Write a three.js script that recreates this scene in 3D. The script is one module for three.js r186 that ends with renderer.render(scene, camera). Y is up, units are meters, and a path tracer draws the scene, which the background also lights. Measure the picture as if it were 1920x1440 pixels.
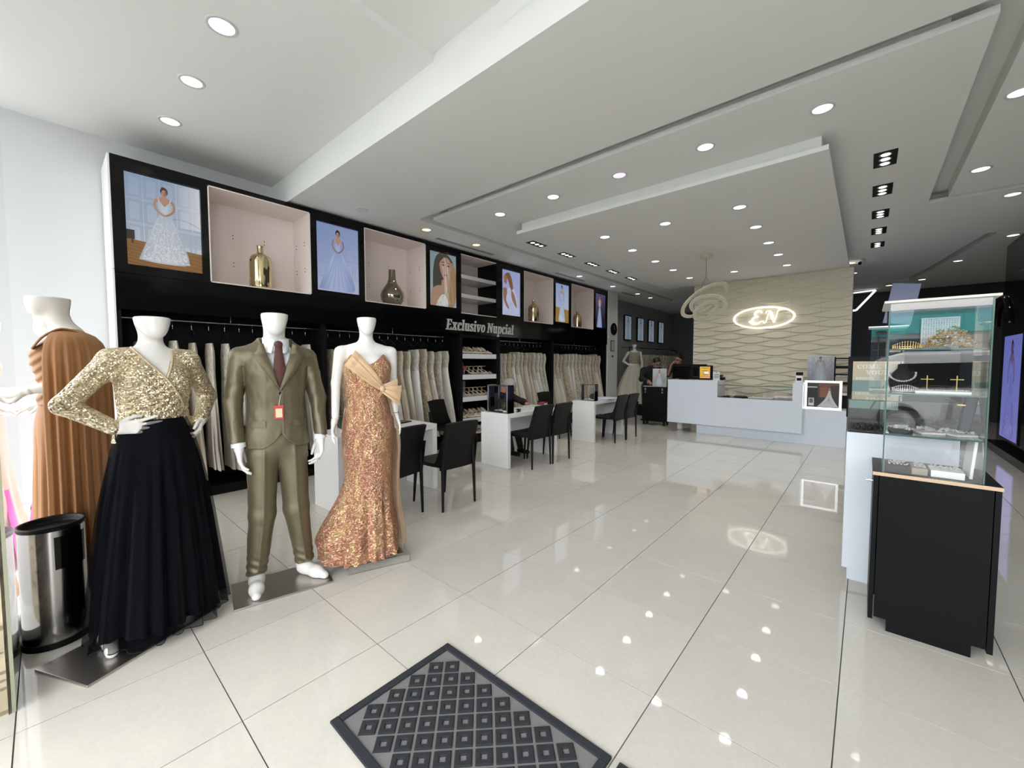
import * as THREE from 'three';
import { RoundedBoxGeometry } from 'three/addons/geometries/RoundedBoxGeometry.js';
import { TextGeometry } from 'three/addons/geometries/TextGeometry.js';
import { mergeGeometries, mergeVertices, toCreasedNormals } from 'three/addons/utils/BufferGeometryUtils.js';
import { FontLoader } from 'three/addons/loaders/FontLoader.js';
import { RectAreaLightUniformsLib } from 'three/addons/lights/RectAreaLightUniformsLib.js';

// ---------- camera, sky, exposure ----------
const scene = new THREE.Scene();
const camera = new THREE.PerspectiveCamera(2 * Math.atan(720 / 763) * 180 / Math.PI, 4 / 3, 0.05, 200);
camera.position.set(0, 1.437, 0);
camera.rotation.order = 'YXZ';
camera.rotation.set(-0.05, 0.7167, 0);
scene.background = new THREE.Color().setRGB(0.96, 0.975, 1.0);   // even bright overcast sky
scene.backgroundIntensity = 6.4;
const renderer = new THREE.WebGLRenderer();
renderer.toneMapping = THREE.LinearToneMapping;
renderer.toneMappingExposure = 0.98;
renderer.shadowMap.enabled = true;
RectAreaLightUniformsLib.init();
const DOWNLIGHT = 0.95;      // candela-like strength of one ceiling downlight

// ---------- helpers ----------
let seed = 12345;
const rnd = () => { seed = (seed * 1664525 + 1013904223) >>> 0; return seed / 4294967296; };
const rr = (a, b) => a + (b - a) * rnd();
const V = (x, y, z) => new THREE.Vector3(x, y, z);
const lerp = (a, b, t) => a + (b - a) * t, clamp = (x, a = 0, b = 1) => Math.min(b, Math.max(a, x));
const sm = (a, b, x) => { const t = clamp((x - a) / (b - a)); return t * t * (3 - 2 * t); };
const tab = (pts) => (y) => {                       // smooth table lookup
  if (y <= pts[0][0]) return pts[0][1];
  for (let i = 1; i < pts.length; i++) if (y <= pts[i][0]) {
    const p0 = pts[Math.max(0, i - 2)], p1 = pts[i - 1], p2 = pts[i], p3 = pts[Math.min(pts.length - 1, i + 1)];
    const h = p2[0] - p1[0], t = (y - p1[0]) / h, m1 = (p2[1] - p0[1]) / ((p2[0] - p0[0]) || 1) * h, m2 = (p3[1] - p1[1]) / ((p3[0] - p1[0]) || 1) * h;
    const t2 = t * t, t3 = t2 * t;
    return (2 * t3 - 3 * t2 + 1) * p1[1] + (t3 - 2 * t2 + t) * m1 + (-2 * t3 + 3 * t2) * p2[1] + (t3 - t2) * m2;
  }
  return pts[pts.length - 1][1];
};
const used = new Map();
function numbered(name) { const n = used.get(name) || 0; used.set(name, n + 1); return n ? name + '_' + String(n).padStart(3, '0') : name; }
function shade(m) { m.castShadow = true; m.receiveShadow = true; return m; }
function part(name, geo, mat, parent, label) {
  const g = Array.isArray(geo) ? merge(geo) : geo, m = shade(new THREE.Mesh(g, mat));
  m.name = name; if (label) m.userData.label = label; (parent || scene).add(m); return m;
}
function tag(o, label, category, group) { o.userData.label = label; o.userData.category = category; if (group) o.userData.group = group; return o; }
function thing(name, label, category, pos = [0, 0, 0], turn = 0, group) {
  const o = new THREE.Group(); o.name = numbered(name); o.position.set(...pos); o.rotation.y = turn; scene.add(o); return tag(o, label, category, group);
}
function solid(name, geo, mat, label, category, pos, turn = 0, group) {
  const m = part(numbered(name), geo, mat); if (pos) m.position.set(...pos); m.rotation.y = turn; return tag(m, label, category, group);
}
function struct(name, geo, mat) { const m = geo ? part(name, geo, mat) : new THREE.Group(); m.name = name; if (!geo) scene.add(m); m.userData.kind = 'structure'; return m; }
function copy(o, pos, turn, label, group) {
  const c = o.clone(); c.name = numbered(o.userData.base || o.name.replace(/_\d{3}$/, '')); c.userData = { ...o.userData };
  if (pos) c.position.set(...pos); if (turn !== undefined) c.rotation.y = turn; if (label) c.userData.label = label; if (group) c.userData.group = group;
  scene.add(c); return c;
}
function merge(list) {
  const fixed = list.map((g) => { g = g.index ? g.toNonIndexed() : g; for (const k of Object.keys(g.attributes)) if (!['position', 'normal', 'uv'].includes(k)) g.deleteAttribute(k);
    if (!g.attributes.uv) g.setAttribute('uv', new THREE.BufferAttribute(new Float32Array(g.attributes.position.count * 2), 2)); return g; });
  return mergeGeometries(fixed);
}
// boxes given by centre and size / by limits; uv in metres
function uvBox(g) {
  const p = g.attributes.position, n = g.attributes.normal, uv = new Float32Array(p.count * 2);
  for (let i = 0; i < p.count; i++) {
    const ax = Math.abs(n.getX(i)), ay = Math.abs(n.getY(i)), az = Math.abs(n.getZ(i));
    if (ax >= ay && ax >= az) { uv[2 * i] = p.getZ(i); uv[2 * i + 1] = p.getY(i); }
    else if (ay >= az) { uv[2 * i] = p.getX(i); uv[2 * i + 1] = p.getZ(i); }
    else { uv[2 * i] = p.getX(i); uv[2 * i + 1] = p.getY(i); }
  }
  g.setAttribute('uv', new THREE.BufferAttribute(uv, 2)); return g;
}
const bx = (w, h, d, x = 0, y = 0, z = 0) => uvBox(new THREE.BoxGeometry(w, h, d).translate(x, y, z));
const bl = (x0, x1, y0, y1, z0, z1) => bx(Math.abs(x1 - x0), Math.abs(y1 - y0), Math.abs(z1 - z0), (x0 + x1) / 2, (y0 + y1) / 2, (z0 + z1) / 2);
const rb = (w, h, d, r, x = 0, y = 0, z = 0, s = 2) => uvBox(new RoundedBoxGeometry(w, h, d, s, r).translate(x, y, z));
const rbl = (x0, x1, y0, y1, z0, z1, r = 0.003, s = 2) => rb(Math.abs(x1 - x0), Math.abs(y1 - y0), Math.abs(z1 - z0), r, (x0 + x1) / 2, (y0 + y1) / 2, (z0 + z1) / 2, s);
const cyl = (r0, r1, h, x = 0, y = 0, z = 0, s = 24, open = false) => new THREE.CylinderGeometry(r0, r1, h, s, 1, open).translate(x, y, z);
const sph = (r, x = 0, y = 0, z = 0, a = 20, b = 14) => new THREE.SphereGeometry(r, a, b).translate(x, y, z);
function rod(a, b, r0, r1 = r0, s = 10) {
  const A = Array.isArray(a) ? V(...a) : a, B = Array.isArray(b) ? V(...b) : b, d = B.clone().sub(A), L = d.length();
  const g = new THREE.CylinderGeometry(r1, r0, L, s, 1); g.translate(0, L / 2, 0);
  g.applyQuaternion(new THREE.Quaternion().setFromUnitVectors(V(0, 1, 0), d.normalize())); g.translate(A.x, A.y, A.z); return g;
}
const tube = (pts, r, n = 24, s = 8, closed = false) => new THREE.TubeGeometry(new THREE.CatmullRomCurve3(pts.map((p) => Array.isArray(p) ? V(...p) : p), closed), n, r, s, closed);
const lathe = (pts, s = 36) => new THREE.LatheGeometry(pts.map(([r, y]) => new THREE.Vector2(Math.max(r, 1e-4), y)), s);
function grid(nu, nv, fn, closed = false) {         // fn(u,v) -> Vector3 ; uv in metres by default of fn.uv
  const pos = [], uv = [], idx = [];
  for (let j = 0; j <= nv; j++) for (let i = 0; i <= nu; i++) { const p = fn(i / nu, j / nv); pos.push(p.x, p.y, p.z); uv.push(p.u !== undefined ? p.u : i / nu, p.w !== undefined ? p.w : j / nv); }
  for (let j = 0; j < nv; j++) for (let i = 0; i < nu; i++) { const a = j * (nu + 1) + i, b = a + 1, c = a + nu + 1, d = c + 1; idx.push(a, b, d, a, d, c); }
  const g = new THREE.BufferGeometry();
  g.setAttribute('position', new THREE.Float32BufferAttribute(pos, 3)); g.setAttribute('uv', new THREE.Float32BufferAttribute(uv, 2)); g.setIndex(idx); g.computeVertexNormals();
  if (closed) { const n = g.attributes.normal; for (let j = 0; j <= nv; j++) { const a = j * (nu + 1), b = a + nu, x = n.getX(a) + n.getX(b), y = n.getY(a) + n.getY(b), z = n.getZ(a) + n.getZ(b), L = Math.hypot(x, y, z) || 1; n.setXYZ(a, x / L, y / L, z / L); n.setXYZ(b, x / L, y / L, z / L); } }
  return g;
}
// sheet with thickness from a parametric front: fn(u,v) -> Vector3
function slabSheet(nu, nv, fn, th) {
  const f = grid(nu, nv, fn), n = f.attributes.normal, p = f.attributes.position, b = f.clone(), bp = b.attributes.position;
  for (let i = 0; i < p.count; i++) bp.setXYZ(i, p.getX(i) - n.getX(i) * th, p.getY(i) - n.getY(i) * th, p.getZ(i) - n.getZ(i) * th);
  const idx = Array.from(f.index.array), N = p.count, back = Array.from(f.index.array);
  const pos = [...p.array, ...bp.array], uv = [...f.attributes.uv.array, ...b.attributes.uv.array];
  for (let i = 0; i < back.length; i += 3) idx.push(back[i] + N, back[i + 2] + N, back[i + 1] + N);
  const rim = []; for (let i = 0; i <= nu; i++) rim.push(i); for (let j = 1; j <= nv; j++) rim.push(j * (nu + 1) + nu); for (let i = nu - 1; i >= 0; i--) rim.push(nv * (nu + 1) + i); for (let j = nv - 1; j >= 1; j--) rim.push(j * (nu + 1));
  for (let k = 0; k < rim.length; k++) { const a = rim[k], c = rim[(k + 1) % rim.length]; idx.push(a, a + N, c, c, a + N, c + N); }
  const g = new THREE.BufferGeometry(); g.setAttribute('position', new THREE.Float32BufferAttribute(pos, 3)); g.setAttribute('uv', new THREE.Float32BufferAttribute(uv, 2)); g.setIndex(idx);
  return toCreasedNormals(g, 0.9);
}
// naive surface nets: f(x,y,z) < 0 inside
function nets(f, lo, hi, cell, uvScale = 1) {
  const n = [0, 1, 2].map((k) => Math.ceil((hi[k] - lo[k]) / cell) + 1), [nx, ny, nz] = n, D = new Float32Array(nx * ny * nz);
  let q = 0;
  for (let k = 0; k < nz; k++) for (let j = 0; j < ny; j++) for (let i = 0; i < nx; i++) D[q++] = f(lo[0] + i * cell, lo[1] + j * cell, lo[2] + k * cell);
  const id = new Int32Array(nx * ny * nz).fill(-1), pos = [], off = [0, 1, nx, nx + 1, nx * ny, nx * ny + 1, nx * ny + nx, nx * ny + nx + 1];
  const E = [[0, 1], [2, 3], [4, 5], [6, 7], [0, 2], [1, 3], [4, 6], [5, 7], [0, 4], [1, 5], [2, 6], [3, 7]];
  for (let k = 0; k < nz - 1; k++) for (let j = 0; j < ny - 1; j++) for (let i = 0; i < nx - 1; i++) {
    const b = (k * ny + j) * nx + i; let mask = 0;
    for (let c = 0; c < 8; c++) if (D[b + off[c]] < 0) mask |= 1 << c;
    if (mask === 0 || mask === 255) continue;
    let x = 0, y = 0, z = 0, m = 0;
    for (const [a, c] of E) { const da = D[b + off[a]], dc = D[b + off[c]]; if ((da < 0) === (dc < 0)) continue; const t = da / (da - dc); x += lerp(a & 1, c & 1, t); y += lerp((a >> 1) & 1, (c >> 1) & 1, t); z += lerp(a >> 2, c >> 2, t); m++; }
    id[b] = pos.length / 3; pos.push(lo[0] + (i + x / m) * cell, lo[1] + (j + y / m) * cell, lo[2] + (k + z / m) * cell);
  }
  const idx = [], quad = (a, b, c, d, flip) => { if (a < 0 || b < 0 || c < 0 || d < 0) return; if (flip) idx.push(a, c, b, a, d, c); else idx.push(a, b, c, a, c, d); };
  for (let k = 1; k < nz - 1; k++) for (let j = 1; j < ny - 1; j++) for (let i = 1; i < nx - 1; i++) {
    const b = (k * ny + j) * nx + i, s = D[b] < 0;
    if (s !== (D[b + 1] < 0)) quad(id[b], id[b - nx], id[b - nx - nx * ny], id[b - nx * ny], s ? 0 : 1);
    if (s !== (D[b + nx] < 0)) quad(id[b], id[b - nx * ny], id[b - nx * ny - 1], id[b - 1], s ? 0 : 1);
    if (s !== (D[b + nx * ny] < 0)) quad(id[b], id[b - 1], id[b - 1 - nx], id[b - nx], s ? 0 : 1);
  }
  const nor = [], uv = [], e = cell * 0.4;
  for (let i = 0; i < pos.length; i += 3) {
    const x = pos[i], y = pos[i + 1], z = pos[i + 2];
    let a = f(x + e, y, z) - f(x - e, y, z), b = f(x, y + e, z) - f(x, y - e, z), c = f(x, y, z + e) - f(x, y, z - e); const L = Math.hypot(a, b, c) || 1;
    nor.push(a / L, b / L, c / L); uv.push(Math.atan2(x, z) * 0.16 * uvScale, y * uvScale);
  }
  const g = new THREE.BufferGeometry();
  g.setAttribute('position', new THREE.Float32BufferAttribute(pos, 3)); g.setAttribute('normal', new THREE.Float32BufferAttribute(nor, 3)); g.setAttribute('uv', new THREE.Float32BufferAttribute(uv, 2)); g.setIndex(idx);
  return g;
}
const smin = (a, b, k) => { const h = Math.max(k - Math.abs(a - b), 0) / k; return Math.min(a, b) - h * h * k * 0.25; };
const smax = (a, b, k) => -smin(-a, -b, k);
function cap(ax, ay, az, bx_, by, bz, r0, r1) {     // tapered capsule
  const dx = bx_ - ax, dy = by - ay, dz = bz - az, L2 = dx * dx + dy * dy + dz * dz || 1e-9;
  return (x, y, z) => { const t = clamp(((x - ax) * dx + (y - ay) * dy + (z - az) * dz) / L2); return Math.hypot(x - ax - dx * t, y - ay - dy * t, z - az - dz * t) - r0 - (r1 - r0) * t; };
}
const capV = (a, b, r0, r1) => cap(a[0], a[1], a[2], b[0], b[1], b[2], r0, r1);
const ell = (cx, cy, cz, rx, ry, rz) => (x, y, z) => { const k = Math.hypot((x - cx) / rx, (y - cy) / ry, (z - cz) / rz); return (k - 1) * Math.min(rx, ry, rz); };
const union = (list, k) => (x, y, z) => { let d = 1e9; for (const f of list) d = d > 1e8 ? f(x, y, z) : smin(d, f(x, y, z), k); return d; };
// a hand as its own fine mesh: wrist, finger direction, palm normal, thumb side +1/-1, curl
function hand(w, d, n, thumb, curl = 0.5, size = 1, spread = 0.12) {
  const D = V(...d).normalize(), N = V(...n).normalize(), S = V(0, 0, 0).crossVectors(D, N).normalize().multiplyScalar(thumb); N.crossVectors(S, D).normalize().multiplyScalar(1); if (N.dot(V(...n)) < 0) N.negate();
  const W = V(...w), P = (a, b, c) => W.clone().addScaledVector(D, a * size).addScaledVector(S, b * size).addScaledVector(N, c * size).toArray();
  const f = [], palm = [];
  const knuck = [[0.083, 0.027], [0.088, 0.009], [0.084, -0.009], [0.076, -0.026]], len = [[0.04, 0.024, 0.018], [0.045, 0.028, 0.019], [0.042, 0.026, 0.018], [0.033, 0.019, 0.016]];
  palm.push(capV(P(-0.02, 0, 0), P(0.02, 0, 0), 0.024 * size, 0.023 * size));
  knuck.forEach(([a, b], i) => {
    palm.push(capV(P(0.012, b * 0.6, 0), P(a, b, 0), 0.0135 * size, 0.0115 * size));
    let p = [a, b, 0], ang = curl * 0.45, sp = (1.5 - i) * spread; const seg = [];
    len[i].forEach((L, s) => { const q = [p[0] + L * Math.cos(ang) * Math.cos(sp), p[1] + L * Math.sin(sp) * Math.cos(ang), p[2] + L * Math.sin(ang)]; seg.push(capV(P(...p), P(...q), (0.0092 - s * 0.0009) * size, (0.0083 - s * 0.0009) * size)); p = q; ang += curl * (s ? 0.6 : 0.8); });
    f.push(union(seg, 0.003));
  });
  const t0 = [0.018, 0.02, 0.006], t1 = [0.048, 0.044, 0.016], t2 = [0.076, 0.052, 0.022], t3 = [0.097, 0.05, 0.028];
  f.push(union([capV(P(...t0), P(...t1), 0.014 * size, 0.011 * size), capV(P(...t1), P(...t2), 0.0105 * size, 0.0092 * size), capV(P(...t2), P(...t3), 0.009 * size, 0.0075 * size)], 0.004));
  const pf = union(palm, 0.016 * size), fn = (x, y, z) => { const b = pf(x, y, z); let d = 1e9; for (const g of f) d = Math.min(d, g(x, y, z)); return smin(b, d, 0.006); };
  const c = P(0.085, 0, 0), R = 0.125 * size;
  return nets(fn, c.map((v) => v - R), c.map((v) => v + R), 0.0042 * size);
}
const smoothNoise = (() => { const h = (x, y, z) => { let n = Math.imul(x, 374761393) ^ Math.imul(y, 668265263) ^ Math.imul(z, 2147483647 ^ 0x5bd1e995); n = Math.imul(n ^ (n >>> 13), 1274126177); return ((n ^ (n >>> 16)) >>> 0) / 4294967296; };
  return (x, y, z = 0) => { const i = Math.floor(x), j = Math.floor(y), k = Math.floor(z), a = x - i, b = y - j, c = z - k, u = a * a * (3 - 2 * a), v = b * b * (3 - 2 * b), w = c * c * (3 - 2 * c);
    const L = (kk) => lerp(lerp(h(i, j, kk), h(i + 1, j, kk), u), lerp(h(i, j + 1, kk), h(i + 1, j + 1, kk), u), v); return lerp(L(k), L(k + 1), w) * 2 - 1; }; })();

// ---------- textures ----------
function dataTex(n, m, fn, srgb = false) {
  const d = new Uint8Array(n * m * 4);
  for (let y = 0; y < m; y++) for (let x = 0; x < n; x++) { const c = fn(x / n, y / m, x, y), o = (y * n + x) * 4; d[o] = clamp(c[0]) * 255; d[o + 1] = clamp(c[1]) * 255; d[o + 2] = clamp(c[2]) * 255; d[o + 3] = c[3] === undefined ? 255 : clamp(c[3]) * 255; }
  const t = new THREE.DataTexture(d, n, m); t.magFilter = THREE.LinearFilter; t.minFilter = THREE.LinearFilter; t.wrapS = t.wrapT = THREE.RepeatWrapping; if (srgb) t.colorSpace = THREE.SRGBColorSpace; t.needsUpdate = true; return t;
}
const scaled = (t, s, s2 = s) => { const c = t.clone(); c.repeat.set(1 / s, 1 / s2); c.needsUpdate = true; return c; };
function canvasTex(w, h, draw) { const c = document.createElement('canvas'); c.width = w; c.height = h; draw(c.getContext('2d'), w, h); const t = new THREE.CanvasTexture(c); t.colorSpace = THREE.SRGBColorSpace; t.magFilter = THREE.LinearFilter; return t; }
const tileNoise = (u, v, f, z = 0) => { const a = u * f, b = v * f, s = (x, y) => smoothNoise(x, y, z); const fu = u, fv = v; return lerp(lerp(s(a, b), s(a - f, b), fu), lerp(s(a, b - f), s(a - f, b - f), fu), fv); };
const sequinN = dataTex(512, 512, (() => { const K = 48, c = []; for (let i = 0; i < K * K; i++) c.push([rr(0.25, 0.75), rr(0.25, 0.75), rr(-1, 1), rr(-1, 1)]);
  return (u, v) => { let best = 9, bn = [0, 0]; const gx = u * K, gy = v * K, ix = Math.floor(gx), iy = Math.floor(gy);
    for (let j = -1; j < 2; j++) for (let i = -1; i < 2; i++) { const q = c[((iy + j + K) % K) * K + (ix + i + K) % K], dx = ix + i + q[0] - gx, dy = iy + j + q[1] - gy, d = dx * dx + dy * dy; if (d < best) { best = d; bn = [q[2] * 0.75, q[3] * 0.75]; } }
    const L = Math.hypot(bn[0], bn[1], 1); return [bn[0] / L * 0.5 + 0.5, bn[1] / L * 0.5 + 0.5, 1 / L * 0.5 + 0.5]; }; })());
const weaveB = dataTex(128, 128, (u, v) => { const a = 0.5 + 0.25 * Math.sin(u * Math.PI * 64) + 0.25 * Math.sin(v * Math.PI * 64); return [a, a, a]; });
const fineB = dataTex(256, 256, (u, v) => { const a = 0.5 + 0.25 * tileNoise(u, v, 24) + 0.25 * tileNoise(u, v, 64, 3); return [a, a, a]; });
const laceB = dataTex(512, 512, (() => { const F = []; for (let i = 0; i < 60; i++) F.push([rnd(), rnd(), rr(0.03, 0.07), rr(0, 6), 5 + Math.floor(rnd() * 3)]);
  return (u, v) => { let h = 0; for (const [a, b, r, p, n] of F) { let dx = Math.abs(u - a), dy = Math.abs(v - b); const sx = u - a - Math.round(u - a), sy = v - b - Math.round(v - b); const d = Math.hypot(sx, sy); if (d < r) { const pet = 0.55 + 0.45 * Math.cos(Math.atan2(sy, sx) * n + p); if (d < r * (0.35 + 0.65 * pet)) h = Math.max(h, 0.6 + 0.4 * (d / r)); } }
    return [h, h, h]; }; })());
const laceA = dataTex(512, 512, (() => { const img = laceB.image.data; return (u, v, x, y) => { const h = img[(y * 512 + x) * 4] / 255, k = 0.84 + 0.16 * (h > 0.3 ? 1 : 0); return [k, k, k * (h > 0.3 ? 1 : 0.97)]; }; })(), true);
// ---------- materials ----------
const S = (o) => new THREE.MeshStandardMaterial(o), Ph = (o) => new THREE.MeshPhysicalMaterial(o);
const lin = (r, g, b) => new THREE.Color().setRGB(r, g, b);
const wallGrain = scaled(fineB, 0.25);
const M = {
  paint: S({ color: lin(0.80, 0.80, 0.785), roughness: 0.75, bumpMap: wallGrain, bumpScale: 0.0004 }),
  ceil: S({ color: lin(0.80, 0.80, 0.77), roughness: 0.85, bumpMap: wallGrain, bumpScale: 0.0003 }),
  darkpaint: S({ color: lin(0.16, 0.16, 0.155), roughness: 0.7 }),
  blackwall: S({ color: lin(0.012, 0.012, 0.013), roughness: 0.5 }),
  grout: S({ color: lin(0.10, 0.095, 0.085), roughness: 0.9 }),
  gloss: Ph({ color: lin(0.003, 0.003, 0.0035), roughness: 0.09, specularIntensity: 0.45 }),
  black: Ph({ color: lin(0.005, 0.005, 0.0055), roughness: 0.45, specularIntensity: 0.35 }),
  blackmatt: S({ color: lin(0.015, 0.015, 0.016), roughness: 0.8 }),
  niche: S({ color: lin(0.90, 0.80, 0.76), roughness: 0.55 }),
  white: S({ color: lin(0.86, 0.865, 0.86), roughness: 0.28 }),
  desk: S({ color: lin(0.88, 0.885, 0.88), roughness: 0.22 }),
  counter: S({ color: lin(0.80, 0.86, 0.95), roughness: 0.2 }),
  chrome: S({ color: lin(0.75, 0.75, 0.76), roughness: 0.12, metalness: 1 }),
  steel: S({ color: lin(0.50, 0.475, 0.45), roughness: 0.34, metalness: 1 }),
  binsteel: S({ color: lin(0.36, 0.355, 0.35), roughness: 0.16, metalness: 1 }),
  leather: Ph({ color: lin(0.006, 0.0056, 0.0054), roughness: 0.45, specularIntensity: 0.4, bumpMap: scaled(fineB, 0.08), bumpScale: 0.0004 }),
  skinM: S({ color: lin(0.80, 0.79, 0.76), roughness: 0.22 }),
  skin: S({ color: lin(0.42, 0.22, 0.15), roughness: 0.55 }),
  cloth: S({ color: lin(0.010, 0.010, 0.012), roughness: 0.85 }),
  hair: S({ color: lin(0.012, 0.009, 0.008), roughness: 0.45 }),
  glass: Ph({ color: lin(0.98, 0.985, 0.985), roughness: 0, transmission: 1, thickness: 0, ior: 1.5, side: THREE.DoubleSide }),
  glassEdge: Ph({ color: lin(0.10, 0.20, 0.17), roughness: 0.15, transmission: 0.3, thickness: 0 }),
  acrylic: Ph({ color: lin(0.95, 0.95, 0.93), roughness: 0.02, transmission: 0.9, thickness: 0, ior: 1.45 }),
  paper: S({ color: lin(0.78, 0.78, 0.80), roughness: 0.7 }),
  gold: S({ color: lin(0.80, 0.58, 0.24), roughness: 0.25, metalness: 1 }),
  silver: S({ color: lin(0.82, 0.82, 0.82), roughness: 0.22, metalness: 1, normalMap: scaled(sequinN, 0.05) }),
  rail: S({ color: lin(0.45, 0.45, 0.46), roughness: 0.25, metalness: 1 }),
  plastic: S({ color: lin(0.62, 0.62, 0.63), roughness: 0.4 }),
};
const tileMap = (s) => dataTex(256, 256, (u, v) => { const a = 0.5 + 0.5 * smoothNoise(u * 5, v * 5, s), b = smoothNoise(u * 60, v * 60, s + 9), k = 0.965 + 0.022 * (a - 0.5) + 0.012 * b; return [k, k * (0.995 - 0.006 * a), k * (0.975 - 0.012 * a)]; }, true);
const tileMats = [1, 2, 3].map((s) => S({ color: lin(0.70 + 0.012 * (s - 2), 0.69 + 0.012 * (s - 2), 0.665 + 0.01 * (s - 2)), roughness: 0.03, map: tileMap(s * 7) }));

// ---------- floor: 600 mm porcelain tiles ----------
const floor = struct('floor');
part('grout_bed', bl(-5.9, 4.2, -0.12, -0.004, -16.5, 0.62), M.grout, floor);
{
  const tiles = [], T = 0.6, f = V(-Math.sin(0.7167), 0, -Math.cos(0.7167)), r = V(Math.cos(0.7167), 0, -Math.sin(0.7167));
  for (let j = -8; j <= 12; j++) for (let i = -3; i <= 27; i++) {
    const x0 = Math.max(-5.9, T * (j - 4.08)), x1 = Math.min(4.2, T * (j + 1 - 4.08)), z1 = Math.min(0.62, -T * (i + 0.783)), z0 = Math.max(-16.5, -T * (i + 1.783));
    if (x1 - x0 < 0.02 || z1 - z0 < 0.02) continue;
    const c = V((x0 + x1) / 2, 0, (z0 + z1) / 2), d = c.dot(f), s = c.dot(r), seen = d > 0.35 && Math.abs(s) < d * 1.27 + 0.4;
    tiles.push({ x0, x1, z0, z1, d: seen ? c.length() : 1000 + c.length() });
  }
  tiles.sort((a, b) => a.d - b.d);
  const cache = new Map(), rest = [];
  tiles.forEach((t, k) => {
    const w = t.x1 - t.x0 - 0.0045, dp = t.z1 - t.z0 - 0.0045, key = w.toFixed(3) + dp.toFixed(3), cx = (t.x0 + t.x1) / 2, cz = (t.z0 + t.z1) / 2;
    if (!cache.has(key)) { const g = new THREE.BoxGeometry(w, 0.012, dp); g.translate(0, -0.006, 0); cache.set(key, g); }
    if (k < 300 && t.d < 999) { const m = part(numbered('tile'), cache.get(key), tileMats[Math.floor(rnd() * 3)], floor); m.position.set(cx, 0, cz); }
    else rest.push(cache.get(key).clone().translate(cx, 0, cz));
  });
  const m = part('tile_field', rest, tileMats[1], floor); m.userData.kind = 'stuff';
}

// ---------- walls ----------
struct('wall_left', bl(-6.1, -5.9, -0.1, 3.9, -16.7, 0.45), S({ color: lin(0.66, 0.665, 0.675), roughness: 0.75, bumpMap: wallGrain, bumpScale: 0.0004 }));
struct('wall_right', bl(4.2, 4.4, -0.1, 3.9, -16.7, 0.62), M.darkpaint);
struct('wall_back', bl(-6.1, 4.4, -0.1, 3.9, -16.7, -16.5), M.darkpaint);
const pier = struct('wall_pier'); part('pier', bl(-5.9, -5.35, 0, 3.41, -10.68, -10.13), M.paint, pier);
// wall cladding of the back room is dark
struct('trim_1', bl(-5.9, -5.885, 0, 3.41, -16.5, -10.68), S({ color: lin(0.30, 0.30, 0.29), roughness: 0.7 }));

// feature wall with moulded wave panels
const feature = struct('wall_feature');
part('core', bl(-3.1, -0.25, 0, 3.26, -10.5, -10.1), S({ color: lin(0.55, 0.52, 0.44), roughness: 0.6 }), feature);
{
  const W = 0.475, H = 0.543, mat = S({ color: lin(0.80, 0.735, 0.58), roughness: 0.6, bumpMap: wallGrain, bumpScale: 0.0003, side: THREE.DoubleSide });
  // rows of undulating ledges: neighbouring ledge lines swing against each other and close into lens shapes
  const mk = (ph) => { const w = W - 0.0025, h = H - 0.0008, d = H / 6, A = 0.34 * d, ln = (k, x) => k * d + (k % 2 ? -1 : 1) * A * Math.sin(Math.PI * (x / W + 0.5) + ph);
    return grid(24, 110, (u, v) => { const x = (u - 0.5) * w, y = v * h; let k = -1; while (ln(k + 1, x) <= y) k++; const b = ln(k, x), wd = ln(k + 1, x) - b, s = clamp((y - b) / wd), z = 0.026 * (wd / d) * Math.pow(1 - s, 0.85) * sm(0, 0.10, s);
      return Object.assign(V(x, y, 0.012 + z), { u: x, w: y }); }); };
  const gA = mk(0), gB = mk(Math.PI);
  for (let c = 0; c < 6; c++) for (let r = 0; r < 6; r++) { const m = part(numbered('wave_panel'), c % 2 ? gB : gA, mat, feature); m.position.set(-3.1 + W * (c + 0.5), H * r, -10.1); }
  part('edge_bead', [bl(-3.105, -3.097, 0, 3.26, -10.5, -10.075), bl(-0.253, -0.245, 0, 3.26, -10.5, -10.075)], M.white, feature);
}

// ---------- ceiling ----------
const ceiling = struct('ceiling');
const poly = (pts, y0, y1) => { const s = new THREE.Shape(pts.map(([x, z]) => new THREE.Vector2(x, -z))); const g = new THREE.ExtrudeGeometry(s, { depth: y1 - y0, bevelEnabled: false }); g.rotateX(-Math.PI / 2).translate(0, y0, 0); return uvBox(g); };
part('entrance_ceiling', [bl(-5.9, -2.55, 3.72, 3.95, -2.02, 0.62), bl(-2.55, 4.2, 3.775, 3.95, -2.02, 0.62)], M.ceil, ceiling);
part('beam', bl(-5.9, 4.2, 3.41, 3.95, -2.12, -2.02), M.ceil, ceiling);
part('soffit_front', bl(-5.9, 4.2, 3.41, 3.55, -3.45, -2.12), M.ceil, ceiling);
part('soffit_side', bl(-5.9, -4.71, 3.41, 3.55, -16.5, -3.45), M.ceil, ceiling);
part('soffit_fill', bl(0.66, 4.2, 3.41, 3.55, -3.6, -3.45), M.ceil, ceiling);
part('floating_panel', poly([[-4.58, -3.6], [0.5, -3.6], [0.5, -7.25], [4.2, -7.25], [4.2, -9.5], [1.3, -9.45], [0.86, -12.2], [0.59, -13.35], [-4.58, -13.0]], 3.41, 3.455), M.ceil, ceiling);
part('panel_riser', [bl(-4.4, 0.32, 3.455, 3.55, -12.9, -3.72), bl(0.32, 4.2, 3.455, 3.55, -9.35, -7.4)], M.ceil, ceiling);
part('right_panel', bl(0.66, 4.2, 3.41, 3.55, -7.1, -3.6), M.ceil, ceiling);
part('rear_soffit', poly([[-4.71, -13.15], [0.68, -13.5], [0.98, -12.25], [1.42, -9.6], [4.2, -9.65], [4.2, -16.5], [-4.71, -16.5]], 3.41, 3.55), M.ceil, ceiling);
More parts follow.
